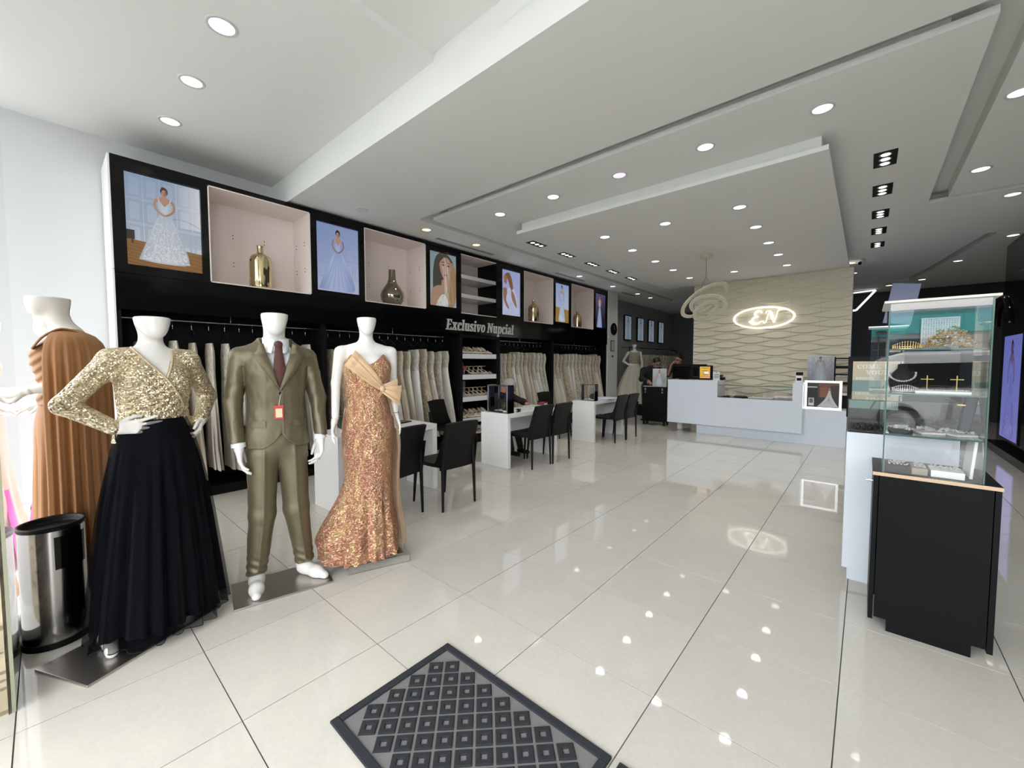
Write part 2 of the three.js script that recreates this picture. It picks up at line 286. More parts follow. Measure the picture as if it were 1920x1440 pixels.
part('slab', bl(-6.1, 4.4, 3.55, 3.7, -16.7, -2.02), M.ceil, ceiling);
part('dropped_panel', [bl(-3.79, -0.305, 3.26, 3.302, -10.1, -4.45), bl(-3.735, -0.36, 3.302, 3.412, -10.1, -4.5)], M.ceil, ceiling);
part('roof', bl(-6.1, 4.4, 3.95, 4.1, -16.7, 0.62), M.ceil, ceiling);

// ---------- shop front (behind and left of the camera) ----------
const travertine = S({ color: lin(0.72, 0.64, 0.50), roughness: 0.55, map: dataTex(256, 512, (u, v) => { const a = smoothNoise(u * 3, v * 22, 4), b = smoothNoise(u * 18, v * 60, 8), pit = b > 0.45 ? 0.72 : 1; const k = (0.86 + 0.1 * a) * pit; return [k, k * 0.98, k * 0.93]; }, true) });
const front = struct('wall_front');
part('pillar', [bl(-3.0, -2.602, 0, 3.72, 0.15, 0.6)], travertine, front);
part('pillar', [bl(2.4, 2.8, 0, 3.72, 0.15, 0.6)], travertine, front);
part('header', bl(-6.1, 4.4, 3.73, 4.1, 0.45, 0.62), M.paint, front);
part('sill', [bl(-5.9, -3.0, -0.1, 0.1, 0.14, 0.45), bl(2.8, 4.4, -0.1, 0.1, 0.14, 0.45)], M.paint, front);
const w1 = struct('window_1'); part('pane', bl(-5.9, -2.612, 0.0, 3.7, 0.130, 0.140), M.glass, w1); part('glass_edge', bl(-2.612, -2.606, 0.0, 3.7, 0.130, 0.141), S({ color: lin(0.32, 0.34, 0.24), roughness: 0.3 }), w1);
const w2 = struct('window_2'); part('pane', bl(2.8, 4.2, 0.1, 3.72, 0.2, 0.21), M.glass, w2);

// ---------- street outside, seen only as reflections ----------
struct('canopy', bl(-8, 7, 3.9, 4.05, 0.62, 2.6), M.paint);
struct('pavement', bl(-40, 40, -0.3, -0.02, 0.62, 4.2), S({ color: lin(0.56, 0.55, 0.53), roughness: 0.9 }));
struct('road', bl(-60, 60, -0.35, -0.12, 4.2, 13), S({ color: lin(0.20, 0.20, 0.21), roughness: 0.9 }));
struct('pavement_far', bl(-60, 60, -0.3, -0.02, 13, 16), S({ color: lin(0.56, 0.55, 0.53), roughness: 0.9 }));
{
  const b = thing('shop_building', 'pale street building with teal signboard mirrored in the jewellery case', 'building', [0, 0, 16]);
  part('wall', bl(-22, 22, -0.02, 3.5, 0, 0.4), S({ color: lin(0.55, 0.55, 0.53), roughness: 0.9 }), b);
  part('sign_band', bl(-9, 13, 2.6, 3.4, -0.25, -0.02), S({ color: lin(0.06, 0.38, 0.36), roughness: 0.5 }), b);
  for (let k = 0; k < 7; k++) { const w = part('shop_window', bl(-10 + k * 3.3, -7.6 + k * 3.3, 0.2, 2.4, -0.06, -0.01), S({ color: lin(0.05, 0.07, 0.08), roughness: 0.1 }), b); }
}
function car(x, z, label, col) {
  const t = thing('parked_car', label, 'car', [x, -0.12, z], 0, 'cars parked in the street');
  const sh = new THREE.Shape(); [[-2.15, 0.32], [-2.2, 0.75], [-1.95, 1.0], [-1.65, 1.6], [-1.3, 1.72], [0.2, 1.72], [0.95, 1.15], [1.95, 1.0], [2.2, 0.72], [2.18, 0.32]].forEach(([a, b], i) => i ? sh.lineTo(a, b) : sh.moveTo(a, b));
  part('body', new THREE.ExtrudeGeometry(sh, { depth: 1.6, bevelEnabled: true, bevelSize: 0.08, bevelThickness: 0.08, bevelSegments: 3 }).translate(0, 0, -0.8), S({ color: col, roughness: 0.15 }), t);
  const ws = new THREE.Shape(); [[-1.6, 1.08], [-1.42, 1.55], [0.15, 1.6], [0.75, 1.12]].forEach(([a, b], i) => i ? ws.lineTo(a, b) : ws.moveTo(a, b));
  for (const s of [-1, 1]) { part('side_window', new THREE.ExtrudeGeometry(ws, { depth: 0.02, bevelEnabled: false }).translate(0, 0, s * 0.885 - 0.01), M.gloss, t);
    for (const wx of [-1.35, 1.35]) { const w = part('wheel', cyl(0.35, 0.35, 0.24).rotateX(Math.PI / 2).translate(wx, 0.35, s * 0.8), M.blackmatt, t); part('rim', cyl(0.22, 0.22, 0.02).rotateX(Math.PI / 2).translate(wx, 0.35, s * 0.925), M.chrome, w); } }
}
car(1.9, 6.4, 'white estate car mirrored in the glass jewellery case', lin(0.8, 0.8, 0.8));
car(-3.4, 6.6, 'teal green car parked left of the white one outside', lin(0.05, 0.25, 0.22));

// ---------- downlights ----------
const ringGeo = lathe([[0.062, 0.0], [0.066, -0.006], [0.08, -0.005], [0.083, 0.0], [0.083, 0.004], [0.062, 0.004]], 32), discGeo = cyl(0.064, 0.064, 0.004, 0, -0.001, 0, 32);
const glowW = S({ color: lin(0.9, 0.9, 0.9), emissive: lin(1, 0.98, 0.95), emissiveIntensity: 2.6, roughness: 0.5 });
const glowY = S({ color: lin(0.9, 0.85, 0.6), emissive: lin(1, 0.86, 0.50), emissiveIntensity: 1.35, roughness: 0.5 });
const glowV = S({ color: lin(0.8, 0.8, 0.9), emissive: lin(0.72, 0.66, 1), emissiveIntensity: 1.0, roughness: 0.5 });
const deadD = S({ color: lin(0.75, 0.70, 0.60), roughness: 0.5 });
function downlight(x, z, y, label, kind = 'w', group, scale = 1) {
  const t = thing('downlight', label, 'ceiling light', [x, y, z], 0, group);
  part('trim_ring', ringGeo, M.plastic, t); part('diffuser', discGeo, { w: glowW, y: glowY, v: glowV, off: deadD }[kind], t); t.scale.setScalar(scale);
  if (kind !== 'off') { const p = new THREE.SpotLight(kind === 'y' ? lin(1, 0.86, 0.6) : lin(1, 0.965, 0.9), DOWNLIGHT * (kind === 'w' ? 1 : 0.5), 0, 1.15, 0.6, 2); p.position.set(x, y - 0.02, z); p.target.position.set(x, 0, z); p.castShadow = true; p.shadow.radius = 3; p.name = 'downlight_lamp'; scene.add(p); scene.add(p.target); p.target.name = 'downlight_aim'; }
}
downlight(-3.37, -0.876, 3.72, 'large white downlight highest in the entrance ceiling', 'w', 'entrance downlights', 1.15);
downlight(-4.2, -0.87, 3.72, 'yellowish downlight in the middle of the entrance ceiling row', 'y', 'entrance downlights', 1.1);
downlight(-5.03, -0.865, 3.72, 'yellowish downlight nearest the black wall unit, entrance ceiling', 'y', 'entrance downlights', 1.1);
const ord = ['first', 'second', 'third', 'fourth', 'fifth', 'sixth', 'seventh', 'eighth', 'ninth', 'tenth'];
[-3.72, -2.865, -2.02, -1.175, -0.325].forEach((x, k) => downlight(x, -4.03, 3.409, k === 2 ? 'violet tinted downlight in the row before the dropped panel' : ord[k] + ' white downlight from the left in the row before the dropped panel', k === 2 ? 'v' : 'w', 'downlights before the dropped panel'));
[-5.37, -6.285, -7.225, -8.11, -9.08].forEach((z, k) => { downlight(-2.905, z, 3.259, ord[k] + ' downlight from the front, left row on the dropped panel', 'w', 'downlights on the dropped panel'); downlight(-1.178, z - 0.02, 3.259, ord[k] + ' downlight from the front, right row on the dropped panel', 'w', 'downlights on the dropped panel'); });
downlight(-2.04, -5.38, 3.259, 'middle downlight at the front of the dropped panel', 'w', 'downlights on the dropped panel');
downlight(-2.04, -9.04, 3.259, 'middle downlight by the wave wall, above the lit oval sign', 'w', 'downlights on the dropped panel');
[[-2.756, 'off'], [-3.774, 'y'], [-4.79, 'y'], [-8.01, 'w'], [-9.61, 'w'], [-11.1, 'w'], [-12.0, 'w']].forEach(([z, k], i) => downlight(-4.96, z, 3.409, k === 'off' ? 'unlit downlight above the second screen of the wall unit' : ord[i] + ' downlight along the soffit above the black wall unit', k, 'soffit downlights'));
[[0.806, -6.32], [1.216, -7.49], [1.628, -9.85], [1.253, -11.6], [0.909, -13.6], [-0.298, -10.47], [-0.289, -11.67], [0.355, -14.07], [0.778, -4.735], [-4.2, -13.6], [-3.6, -14.2]].forEach(([x, z], i) => downlight(x, z, 3.409, ['oval looking downlight right of the recessed slot', 'downlight beside the slot at the right picture edge', 'downlight above the black column', 'small downlight between the cases in the dark rear ceiling', 'small distant downlight in the dark rear ceiling, right', 'downlight at the right corner of the wave wall', 'downlight just behind the wave wall corner', 'distant downlight above the lit zigzag', 'downlight cut by the right picture edge', 'small downlight left of the pendant in the dark rear', 'small downlight touching the pendant ring in view'][i], 'w', 'right and rear downlights'));
// three-lamp recessed boxes
const boxGeo = bl(-0.085, 0.085, -0.004, 0.012, -0.19, 0.19), spotRing = lathe([[0.036, 0], [0.04, -0.004], [0.046, -0.004], [0.048, 0]], 20), spotDisc = cyl(0.034, 0.034, 0.003, 0, -0.004, 0, 20);
function triple(x, z, label, group) {
  const t = thing('spot_trio', label, 'ceiling light', [x, 3.409, z], 0, group);
  part('frame', boxGeo, M.black, t);
  for (const k of [-1, 0, 1]) { const r = part('lamp_ring', spotRing.clone().translate(0, -0.004, k * 0.115), M.chrome, t); part('lamp', spotDisc.clone().translate(0, -0.001, k * 0.115), glowW, r); }
  const p = new THREE.SpotLight(lin(1, 0.98, 0.95), DOWNLIGHT * 1.1, 0, 1.0, 0.6, 2); p.position.set(x, 3.39, z); p.target.position.set(x, 0, z); p.castShadow = true; p.shadow.radius = 3; p.name = 'trio_lamp'; scene.add(p); scene.add(p.target); p.target.name = 'trio_aim';
}
[-5.42, -6.31, -7.22, -8.09, -9.0].forEach((z, k) => triple(-4.175, z, ord[k] + ' black three-lamp fitting from the front, left of the dropped panel', 'three-lamp fittings left'));
[-5.4, -6.335, -7.32, -8.23, -9.16].forEach((z, k) => triple(0.068, z, ord[k] + ' black three-lamp fitting from the front, right of the dropped panel', 'three-lamp fittings right'));
// air slots and speakers, camera
[[-4.135, -5.42], [-7.39, -8.56], [-10.57, -11.42]].forEach(([a, b], k) => { const t = thing('air_slot', ['nearest', 'middle', 'farthest'][k] + ' long grey air slot in the soffit above the wall unit', 'air vent', [-5.17, 3.41, (a + b) / 2], 0, 'linear air slots'); const L = a - b; part('frame', [bl(-0.045, -0.03, -0.006, 0.002, -L / 2, L / 2), bl(0.03, 0.045, -0.006, 0.002, -L / 2, L / 2)], M.plastic, t); part('slot', bl(-0.03, 0.03, -0.003, 0.002, -L / 2, L / 2), M.black, t); part('blade', bl(-0.004, 0.004, -0.008, 0.002, -L / 2, L / 2), M.plastic, t); });
[[-5.0, -6.33, 'round flush ceiling speaker between the soffit downlights'], [1.0, -8.75, 'faint round ceiling speaker right of the three-lamp fittings']].forEach(([x, z, l]) => { const t = thing('ceiling_speaker', l, 'speaker', [x, 3.409, z]); part('rim', lathe([[0.105, 0], [0.11, -0.005], [0.12, -0.004], [0.122, 0]], 36), M.ceil, t); part('grille', cyl(0.105, 0.105, 0.004, 0, -0.001, 0, 36), M.ceil, t); });
{ const t = thing('security_camera', 'small bullet camera under the ceiling right of the wave wall', 'camera', [-0.12, 3.41, -10.2]); part('bracket', [cyl(0.035, 0.035, 0.012, 0, -0.006, 0), rod([0, -0.01, 0], [0, -0.06, 0.02], 0.012)], M.plastic, t); const h = part('housing', cyl(0.035, 0.035, 0.13, 0, 0, 0, 20).rotateX(Math.PI / 2 + 0.3).rotateY(-0.5).translate(-0.01, -0.08, 0.05), M.plastic, t); part('lens', cyl(0.028, 0.028, 0.01, 0, 0, 0, 20).rotateX(Math.PI / 2 + 0.3).rotateY(-0.5).translate(-0.042, -0.1, 0.108), M.gloss, h); }
// ---------- printed pictures ----------
function bride(c, w, h, o) {
  const R = (n) => { let s = n * 7919 + 13; return () => { s = (s * 1103515245 + 12345) & 0x7fffffff; return s / 0x7fffffff; }; }, q = R(o.s || 1);
  const g = c.createLinearGradient(0, 0, w * 0.6, h); g.addColorStop(0, o.bg[0]); g.addColorStop(1, o.bg[1]); c.fillStyle = g; c.fillRect(0, 0, w, h);
  if (o.panel) { c.strokeStyle = o.panel; c.lineWidth = w * 0.008; for (let i = 0; i < 5; i++) for (let j = 0; j < 3; j++) { const x = w * (0.02 + i * 0.22), y = h * (0.02 + j * 0.27), a = w * 0.18, b = h * 0.23; c.strokeRect(x, y, a, b); c.strokeRect(x + w * 0.02, y + w * 0.02, a - w * 0.04, b - w * 0.04); } }
  if (o.floor) { const y = h * (o.fy || 0.74); c.fillStyle = o.floor; c.beginPath(); c.moveTo(0, y); c.lineTo(w, y + h * 0.06); c.lineTo(w, h); c.lineTo(0, h); c.fill(); c.strokeStyle = 'rgba(40,20,8,.35)'; for (let i = 0; i < 9; i++) { c.beginPath(); c.moveTo(0, y + i * h * 0.035); c.lineTo(w, y + h * 0.06 + i * h * 0.045); c.stroke(); } }
  const dress = o.dress, skin = o.skin || '#c79c82', hair = o.hair || '#4a3020', X = (v) => w * v, Y = (v) => h * v, cx = o.cx || 0.5;
  const blob = (pts, fill) => { c.fillStyle = fill; c.beginPath(); c.moveTo(X(pts[0][0]), Y(pts[0][1])); for (let i = 1; i < pts.length; i++) { const p = pts[i], n = pts[(i + 1) % pts.length]; c.quadraticCurveTo(X(p[0]), Y(p[1]), X((p[0] + n[0]) / 2), Y((p[1] + n[1]) / 2)); } c.closePath(); c.fill(); };
  const oval = (x, y, a, b, f, r = 0) => { c.fillStyle = f; c.beginPath(); c.ellipse(X(x), Y(y), X(a), Y(b), r, 0, 7); c.fill(); };
  const folds = (x0, x1, y0, y1, n, col) => { c.strokeStyle = col; c.lineWidth = w * 0.02; c.globalAlpha = 0.45; for (let i = 0; i < n; i++) { const t = (i + 0.5) / n; c.beginPath(); c.moveTo(X(cx + (t - 0.5) * 0.12), Y(y0)); c.quadraticCurveTo(X(cx + (t - 0.5) * 0.3), Y((y0 + y1) / 2), X(lerp(x0, x1, t)), Y(y1)); c.stroke(); } c.globalAlpha = 1; };
  const lace = (x0, x1, y0, y1, n, col) => { c.fillStyle = col; for (let i = 0; i < n; i++) { const x = lerp(x0, x1, q()), y = lerp(y0, y1, q()), r = 0.004 + q() * 0.01; c.beginPath(); c.ellipse(X(x), Y(y), X(r), X(r * 0.7), q() * 3, 0, 7); c.fill(); } };
  const across = (x0, x1, a, b) => { const q2 = c.createLinearGradient(X(x0), 0, X(x1), 0); q2.addColorStop(0, b); q2.addColorStop(0.3, a); q2.addColorStop(0.62, a); q2.addColorStop(1, b); return q2; };
  if (o.room) { const wg = c.createLinearGradient(X(0.6), 0, X(1), 0); wg.addColorStop(0, 'rgba(255,255,255,0)'); wg.addColorStop(1, 'rgba(255,255,255,.75)'); c.fillStyle = wg; c.fillRect(X(0.6), 0, X(0.4), Y(0.5)); c.strokeStyle = 'rgba(120,140,170,.6)'; c.lineWidth = w * 0.01; c.beginPath(); c.moveTo(X(0.6), Y(0.42)); c.quadraticCurveTo(X(0.75), Y(0.38), X(1), Y(0.47)); c.stroke(); c.fillStyle = 'rgba(190,200,215,.8)'; c.fillRect(X(0.68), Y(0.56), X(0.32), Y(0.16)); c.fillStyle = '#2c2320'; c.fillRect(0, Y(0.62), X(0.1), Y(0.1)); c.fillRect(X(0.06), Y(0.7), X(0.02), Y(0.06)); }
  if (o.kind === 'gown') {
    const k = o.flare || 0.36, top = o.top || 0.08, hem = o.hem || 0.95, H = hem - top, wa = top + 0.33 * H, bu = top + 0.2 * H, hr = 0.036 * H * (h / w), he = top + 0.055 * H;
    if (o.long) blob([[cx - hr * 1.3, he], [cx + hr * 1.3, he], [cx + 0.1, bu + 0.04], [cx + 0.06, bu + 0.1], [cx - 0.03, bu]], hair);
    oval(cx, he - 0.012 * H, hr * 1.12, 0.056 * H, hair); oval(cx - hr * 0.2, top + 0.002, hr * 0.6, 0.02 * H, hair);
    const arm = (s2) => { c.beginPath(); c.moveTo(X(cx + s2 * 0.105), Y(bu - 0.035 * H)); c.quadraticCurveTo(X(cx + s2 * 0.185), Y(lerp(bu, wa, 0.72)), X(cx + s2 * (o.arms === 'down' ? 0.15 : 0.012)), Y(wa + (o.arms === 'down' ? 0.1 * H : 0.035 * H))); c.stroke(); };
    blob([[cx - 0.022, he + 0.03 * H], [cx + 0.022, he + 0.03 * H], [cx + 0.03, bu - 0.075 * H], [cx + 0.125, bu - 0.05 * H], [cx + 0.09, bu + 0.03 * H], [cx, bu + 0.07 * H], [cx - 0.09, bu + 0.03 * H], [cx - 0.125, bu - 0.05 * H], [cx - 0.03, bu - 0.075 * H]], skin);
    blob([[cx - k, hem], [cx - k * 0.6, lerp(wa, hem, 0.5)], [cx - 0.07, wa], [cx + 0.07, wa], [cx + k * 0.6, lerp(wa, hem, 0.5)], [cx + k, hem], [cx + k * 0.4, hem + 0.02], [cx - k * 0.4, hem + 0.02]], across(cx - k, cx + k, dress[0], dress[1]));
    folds(cx - k, cx + k, wa, hem, o.folds || 7, dress[1]); if (o.lace) { c.save(); c.beginPath(); c.moveTo(X(cx - 0.06), Y(wa)); c.lineTo(X(cx + 0.06), Y(wa)); c.lineTo(X(cx + k * 0.92), Y(hem)); c.lineTo(X(cx - k * 0.92), Y(hem)); c.clip(); c.globalAlpha = 0.6; for (let r = 0; r < 6; r++) lace(cx - k, cx + k, lerp(wa, hem, r / 6), hem, 170, dress[2] || '#ffffff'); c.globalAlpha = 1; c.restore(); }
    blob([[cx - 0.072, wa + 0.02 * H], [cx - 0.1, bu - 0.01 * H], [cx - 0.07, bu - 0.03 * H], [cx - 0.01, bu + 0.045 * H], [cx + 0.01, bu + 0.045 * H], [cx + 0.07, bu - 0.03 * H], [cx + 0.1, bu - 0.01 * H], [cx + 0.072, wa + 0.02 * H]], across(cx - 0.1, cx + 0.1, dress[0], dress[1]));
    c.strokeStyle = dress[0]; c.lineWidth = w * 0.014; for (const s2 of [-1, 1]) { c.beginPath(); c.moveTo(X(cx + s2 * 0.07), Y(bu - 0.02 * H)); c.lineTo(X(cx + s2 * 0.085), Y(bu - 0.062 * H)); c.stroke(); }
    c.lineCap = 'round'; c.strokeStyle = o.sleeve || skin; c.lineWidth = w * 0.034; arm(-1); arm(1); c.strokeStyle = 'rgba(70,35,20,.22)'; c.lineWidth = w * 0.012; arm(1);
    oval(cx, he + 0.008 * H, hr * 0.82, 0.043 * H, skin); c.fillStyle = 'rgba(90,40,30,.28)'; c.beginPath(); c.ellipse(X(cx + hr * 0.45), Y(he + 0.01 * H), X(hr * 0.35), Y(0.036 * H), 0, 0, 7); c.fill(); c.fillStyle = 'rgba(50,25,20,.75)'; for (const s2 of [-1, 1]) { c.beginPath(); c.ellipse(X(cx + s2 * hr * 0.36), Y(he), X(hr * 0.17), Y(0.004 * H), 0, 0, 7); c.fill(); } c.fillStyle = 'rgba(150,50,50,.8)'; c.beginPath(); c.ellipse(X(cx), Y(he + 0.029 * H), X(hr * 0.28), Y(0.005 * H), 0, 0, 7); c.fill();
  } else if (o.kind === 'veil') {
    blob([[0.14, 1], [0.1, 0.5], [0.2, 0.05], [0.6, -0.05], [1, 0.2], [1, 1]], hair); blob([[0.5, 0.5], [0.62, 0.2], [0.9, 0.1], [1.05, 0.5], [0.95, 1.05], [0.45, 1.05]], '#a98a63');
    blob([[0.05, 1.05], [0.02, 0.72], [0.3, 0.6], [0.5, 0.62], [0.55, 1.05]], skin); blob([[0.36, 0.2], [0.5, 0.05], [0.78, 0.08], [0.82, 0.3], [0.74, 0.48], [0.58, 0.52], [0.42, 0.4]], skin);
    blob([[0.45, 0.5], [0.7, 0.48], [0.68, 0.72], [0.4, 0.7]], skin); c.fillStyle = '#3a2520'; oval(0.5, 0.22, 0.05, 0.014, '#3a2520'); oval(0.7, 0.22, 0.05, 0.014, '#3a2520'); oval(0.6, 0.4, 0.07, 0.018, '#a04848'); c.strokeStyle = '#5a4030'; c.lineWidth = w * 0.02; c.beginPath(); c.moveTo(X(0.44), Y(0.17)); c.lineTo(X(0.56), Y(0.16)); c.moveTo(X(0.65), Y(0.16)); c.lineTo(X(0.77), Y(0.17)); c.stroke(); c.strokeStyle = 'rgba(120,80,60,.6)'; c.beginPath(); c.moveTo(X(0.6), Y(0.2)); c.lineTo(X(0.61), Y(0.32)); c.stroke();
    blob([[0.2, 1.05], [0.35, 0.8], [0.6, 0.75], [0.75, 1.05]], '#e8e6e4'); lace(0.2, 0.7, 0.8, 1, 120, '#b8b4b0'); c.strokeStyle = 'rgba(255,255,255,.45)'; c.lineWidth = w * 0.012; for (let i = 0; i < 14; i++) { c.beginPath(); c.moveTo(X(0.45 + q() * 0.3), Y(q() * 0.3)); c.quadraticCurveTo(X(0.5 + q() * 0.4), Y(0.5), X(0.4 + q() * 0.5), Y(0.95)); c.stroke(); }
  } else {  // back view
    blob([[0.02, 1.05], [0.12, 0.6], [0.3, 0.38], [0.62, 0.36], [0.8, 0.5], [0.98, 1.05]], dress[0]); blob([[0.5, 0.42], [0.66, 0.46], [0.86, 0.84], [0.72, 0.78], [0.52, 0.62]], skin); folds(0.05, 0.9, 0.7, 1.05, 6, dress[1]);
    blob([[0.06, 0.42], [0.26, 0.36], [0.3, 0.5], [0.2, 0.66], [0.4, 0.82], [0.36, 0.88], [0.12, 0.72]], skin); blob([[0.16, 0.1], [0.34, 0.02], [0.5, 0.1], [0.64, 0.4], [0.48, 0.44], [0.34, 0.2]], '#8a6238'); blob([[0.1, 0.14], [0.24, 0.08], [0.3, 0.2], [0.26, 0.32], [0.14, 0.3]], skin); oval(0.16, 0.26, 0.035, 0.012, '#a04848');
  }
}
const pic = (w, h, o) => canvasTex(w, h, (c) => bride(c, w, h, o));
const lit = (t, k = 0.9) => S({ color: lin(0.02, 0.02, 0.02), emissive: lin(1, 1, 1), emissiveMap: t, emissiveIntensity: k, roughness: 0.12 });
const print = (t) => S({ map: t, roughness: 0.4 });
const wpart = (name, geo, mat, t, label) => { const g = Array.isArray(geo) ? merge(geo) : geo; g.translate(-t.position.x, -t.position.y, -t.position.z); return part(name, g, mat, t, label); };

// ---------- black wall unit on the left ----------
const XF = -5.35, XB = -5.88;
{
  const t = thing('end_panel', 'white tall end panel closing the near side of the wall unit', 'panel', [-5.61, 0, -0.455]);
  wpart('upper_board', rbl(XB, XF - 0.002, 2.33, 3.385, -0.466, -0.448, 0.002), M.white, t); wpart('lower_board', rbl(XB, XF - 0.002, 0, 2.324, -0.466, -0.448, 0.002), M.white, t);
}
const screens = [[-0.56, -1.145, 'gown', { kind: 'gown', s: 1, bg: ['#9fb6d6', '#e6e9ee'], panel: 'rgba(150,165,190,.8)', floor: '#9a6a35', fy: 0.72, dress: ['#d9e0ea', '#b9c4d6', '#ffffff'], lace: 1, room: 1, top: 0.09, hem: 0.93, cx: 0.5, folds: 9 }, 'lit screen of a bride with clasped hands in a lace ball gown'],
  [-2.345, -2.92, 'b', { kind: 'gown', s: 2, bg: ['#8ea2d8', '#c6d0ea'], panel: 'rgba(150,170,215,.7)', dress: ['#b9c8ee', '#8ea0d4'], sleeve: '#9a8a96', top: 0.08, hem: 0.97, flare: 0.46, hair: '#2a1c18' }, 'lit screen of a bride in a smooth pale blue satin gown'],
  [-4.135, -4.705, 'c', { kind: 'veil', s: 3, bg: ['#8fa0a8', '#a6c4cc'], hair: '#4a4540', skin: '#b8937c' }, 'lit screen with a close portrait of a veiled woman with long hair'],
  [-5.86, -6.42, 'd', { kind: 'back', s: 4, bg: ['#a9b4ea', '#c8ccf2'], dress: ['#d0d8f6', '#a8b4de'], skin: '#a57a60' }, 'lit screen of a blonde bride seen from behind with open back'],
  [-7.645, -8.21, 'e', { kind: 'gown', s: 5, bg: ['#9fb2e6', '#d6dcee'], floor: '#b08a3c', fy: 0.6, dress: ['#b9ccee', '#90a4d0'], flare: 0.26, top: 0.04, hem: 0.97, arms: 'down', hair: '#2a2020', lace: 1 }, 'lit screen of a bride in a slim gown before a sandy field'],
  [-9.445, -10.0, 'f', { kind: 'gown', s: 6, bg: ['#6a5f8a', '#1c1622'], dress: ['#b4c4e6', '#7f92bc'], flare: 0.28, top: 0.04, hem: 1.02, hair: '#140c10', cx: 0.45 }, 'farthest lit screen with a dark haired bride on a dark ground']];
const scab = [[-0.467, -1.18], [-2.30, -2.965], [-4.085, -4.755], [-5.775, -6.47], [-7.59, -8.26], [-9.385, -10.08]];
screens.forEach(([z0, z1, , o, label], k) => {
  const [a, b] = scab[k], c = thing('screen_cabinet', ord[k] + ' glossy black upper cabinet from the left, around a lit bridal screen', 'cabinet', [-5.61, 2.30, (a + b) / 2], 0, 'upper screen cabinets');
  const fr = [bl(XF - 0.02, XF, 2.302, 2.39, a, b), bl(XF - 0.02, XF, 3.27, 3.388, a, b), bl(XF - 0.02, XF, 2.39, 3.27, a, z0), bl(XF - 0.02, XF, 2.39, 3.27, z1, b)];
  wpart('body', bl(XB, XF - 0.035, 2.302, 3.388, a, b), M.black, c); wpart('front_frame', fr, M.gloss, c);
  const s = thing('display_screen', label, 'screen', [XF - 0.027, 2.39, (z0 + z1) / 2], 0, 'lit screens of the wall unit');
  part('bezel', bl(-0.008, 0.002, 0, 0.88, -(z0 - z1) / 2, (z0 - z1) / 2), M.gloss, s);
  const p = part('picture', new THREE.PlaneGeometry(z0 - z1 - 0.004, 0.872).rotateY(Math.PI / 2).translate(0.0035, 0.44, 0), lit(pic(256, 384, o), 0.62), s);
  const L = new THREE.RectAreaLight(lin(0.8, 0.86, 1), 0.45, z0 - z1, 0.87); L.position.set(XF + 0.012, 2.83, (z0 + z1) / 2); L.lookAt(0, 2.83, (z0 + z1) / 2); L.name = 'screen_light'; scene.add(L);
});
const ncab = [[-1.18, -2.30, -1.22, -2.255], [-2.965, -4.085, -3.01, -4.04], [-4.755, -5.775, -4.80, -5.69], [-6.47, -7.59, -6.525, -7.54], [-8.26, -9.385, -8.305, -9.325]];
ncab.forEach(([a, b, n0, n1], k) => {
  const dark = k === 2, c = thing('niche_cabinet', dark ? 'open black upper cabinet with two white shelves above the sign' : ['first', 'second', '', 'third', 'fourth'][k] + ' open beige display niche from the left in the wall unit', 'cabinet', [-5.61, 2.30, (a + b) / 2], 0, 'upper display niches'), top = 3.325, bot = 2.325;
  wpart('shell', [bl(XB, XF, top + 0.012, 3.388, a, b), bl(XB, XF, 2.302, bot - 0.012, a, b), bl(XB, XF, bot - 0.012, top + 0.012, a, n0 + 0.012), bl(XB, XF, bot - 0.012, top + 0.012, n1 - 0.012, b), bl(XB, XB + 0.012, bot, top, n0, n1)], M.gloss, c);
  const lm = dark ? M.gloss : M.niche;
  wpart('back_panel', bl(XB + 0.012, XB + 0.024, bot, top, n0, n1), M.niche, c); wpart('side_panel', bl(XB + 0.024, XF, bot, top, n0, n0 + 0.012), lm, c); wpart('side_panel', bl(XB + 0.024, XF, bot, top, n1 - 0.012, n1), lm, c);
  wpart('top_panel', bl(XB + 0.024, XF, top, top + 0.012, n0, n1), dark ? M.niche : M.niche, c); wpart('bottom_panel', bl(XB + 0.024, XF, bot - 0.012, bot, n0, n1), M.niche, c);
  if (!dark) { const holes = []; for (const y of [2.62, 2.66, 2.95, 2.99]) { for (const x of [-5.5, -5.75]) for (const [z, s] of [[n1 + 0.003, 1], [n0 - 0.003, 1]]) holes.push(sph(0.006, x, y, z, 8, 6)); for (const z of [lerp(n0, n1, 0.33), lerp(n0, n1, 0.66)]) holes.push(sph(0.006, XB + 0.026, y, z, 8, 6)); } wpart('pin_holes', holes, M.black, c); }
  else for (const y of [2.957, 2.626]) wpart('shelf', rbl(XB + 0.026, XF - 0.01, y - 0.032, y + 0.032, n1 + 0.002, n0 - 0.002, 0.003), S({ color: lin(0.62, 0.60, 0.58), roughness: 0.15 }), c);
});
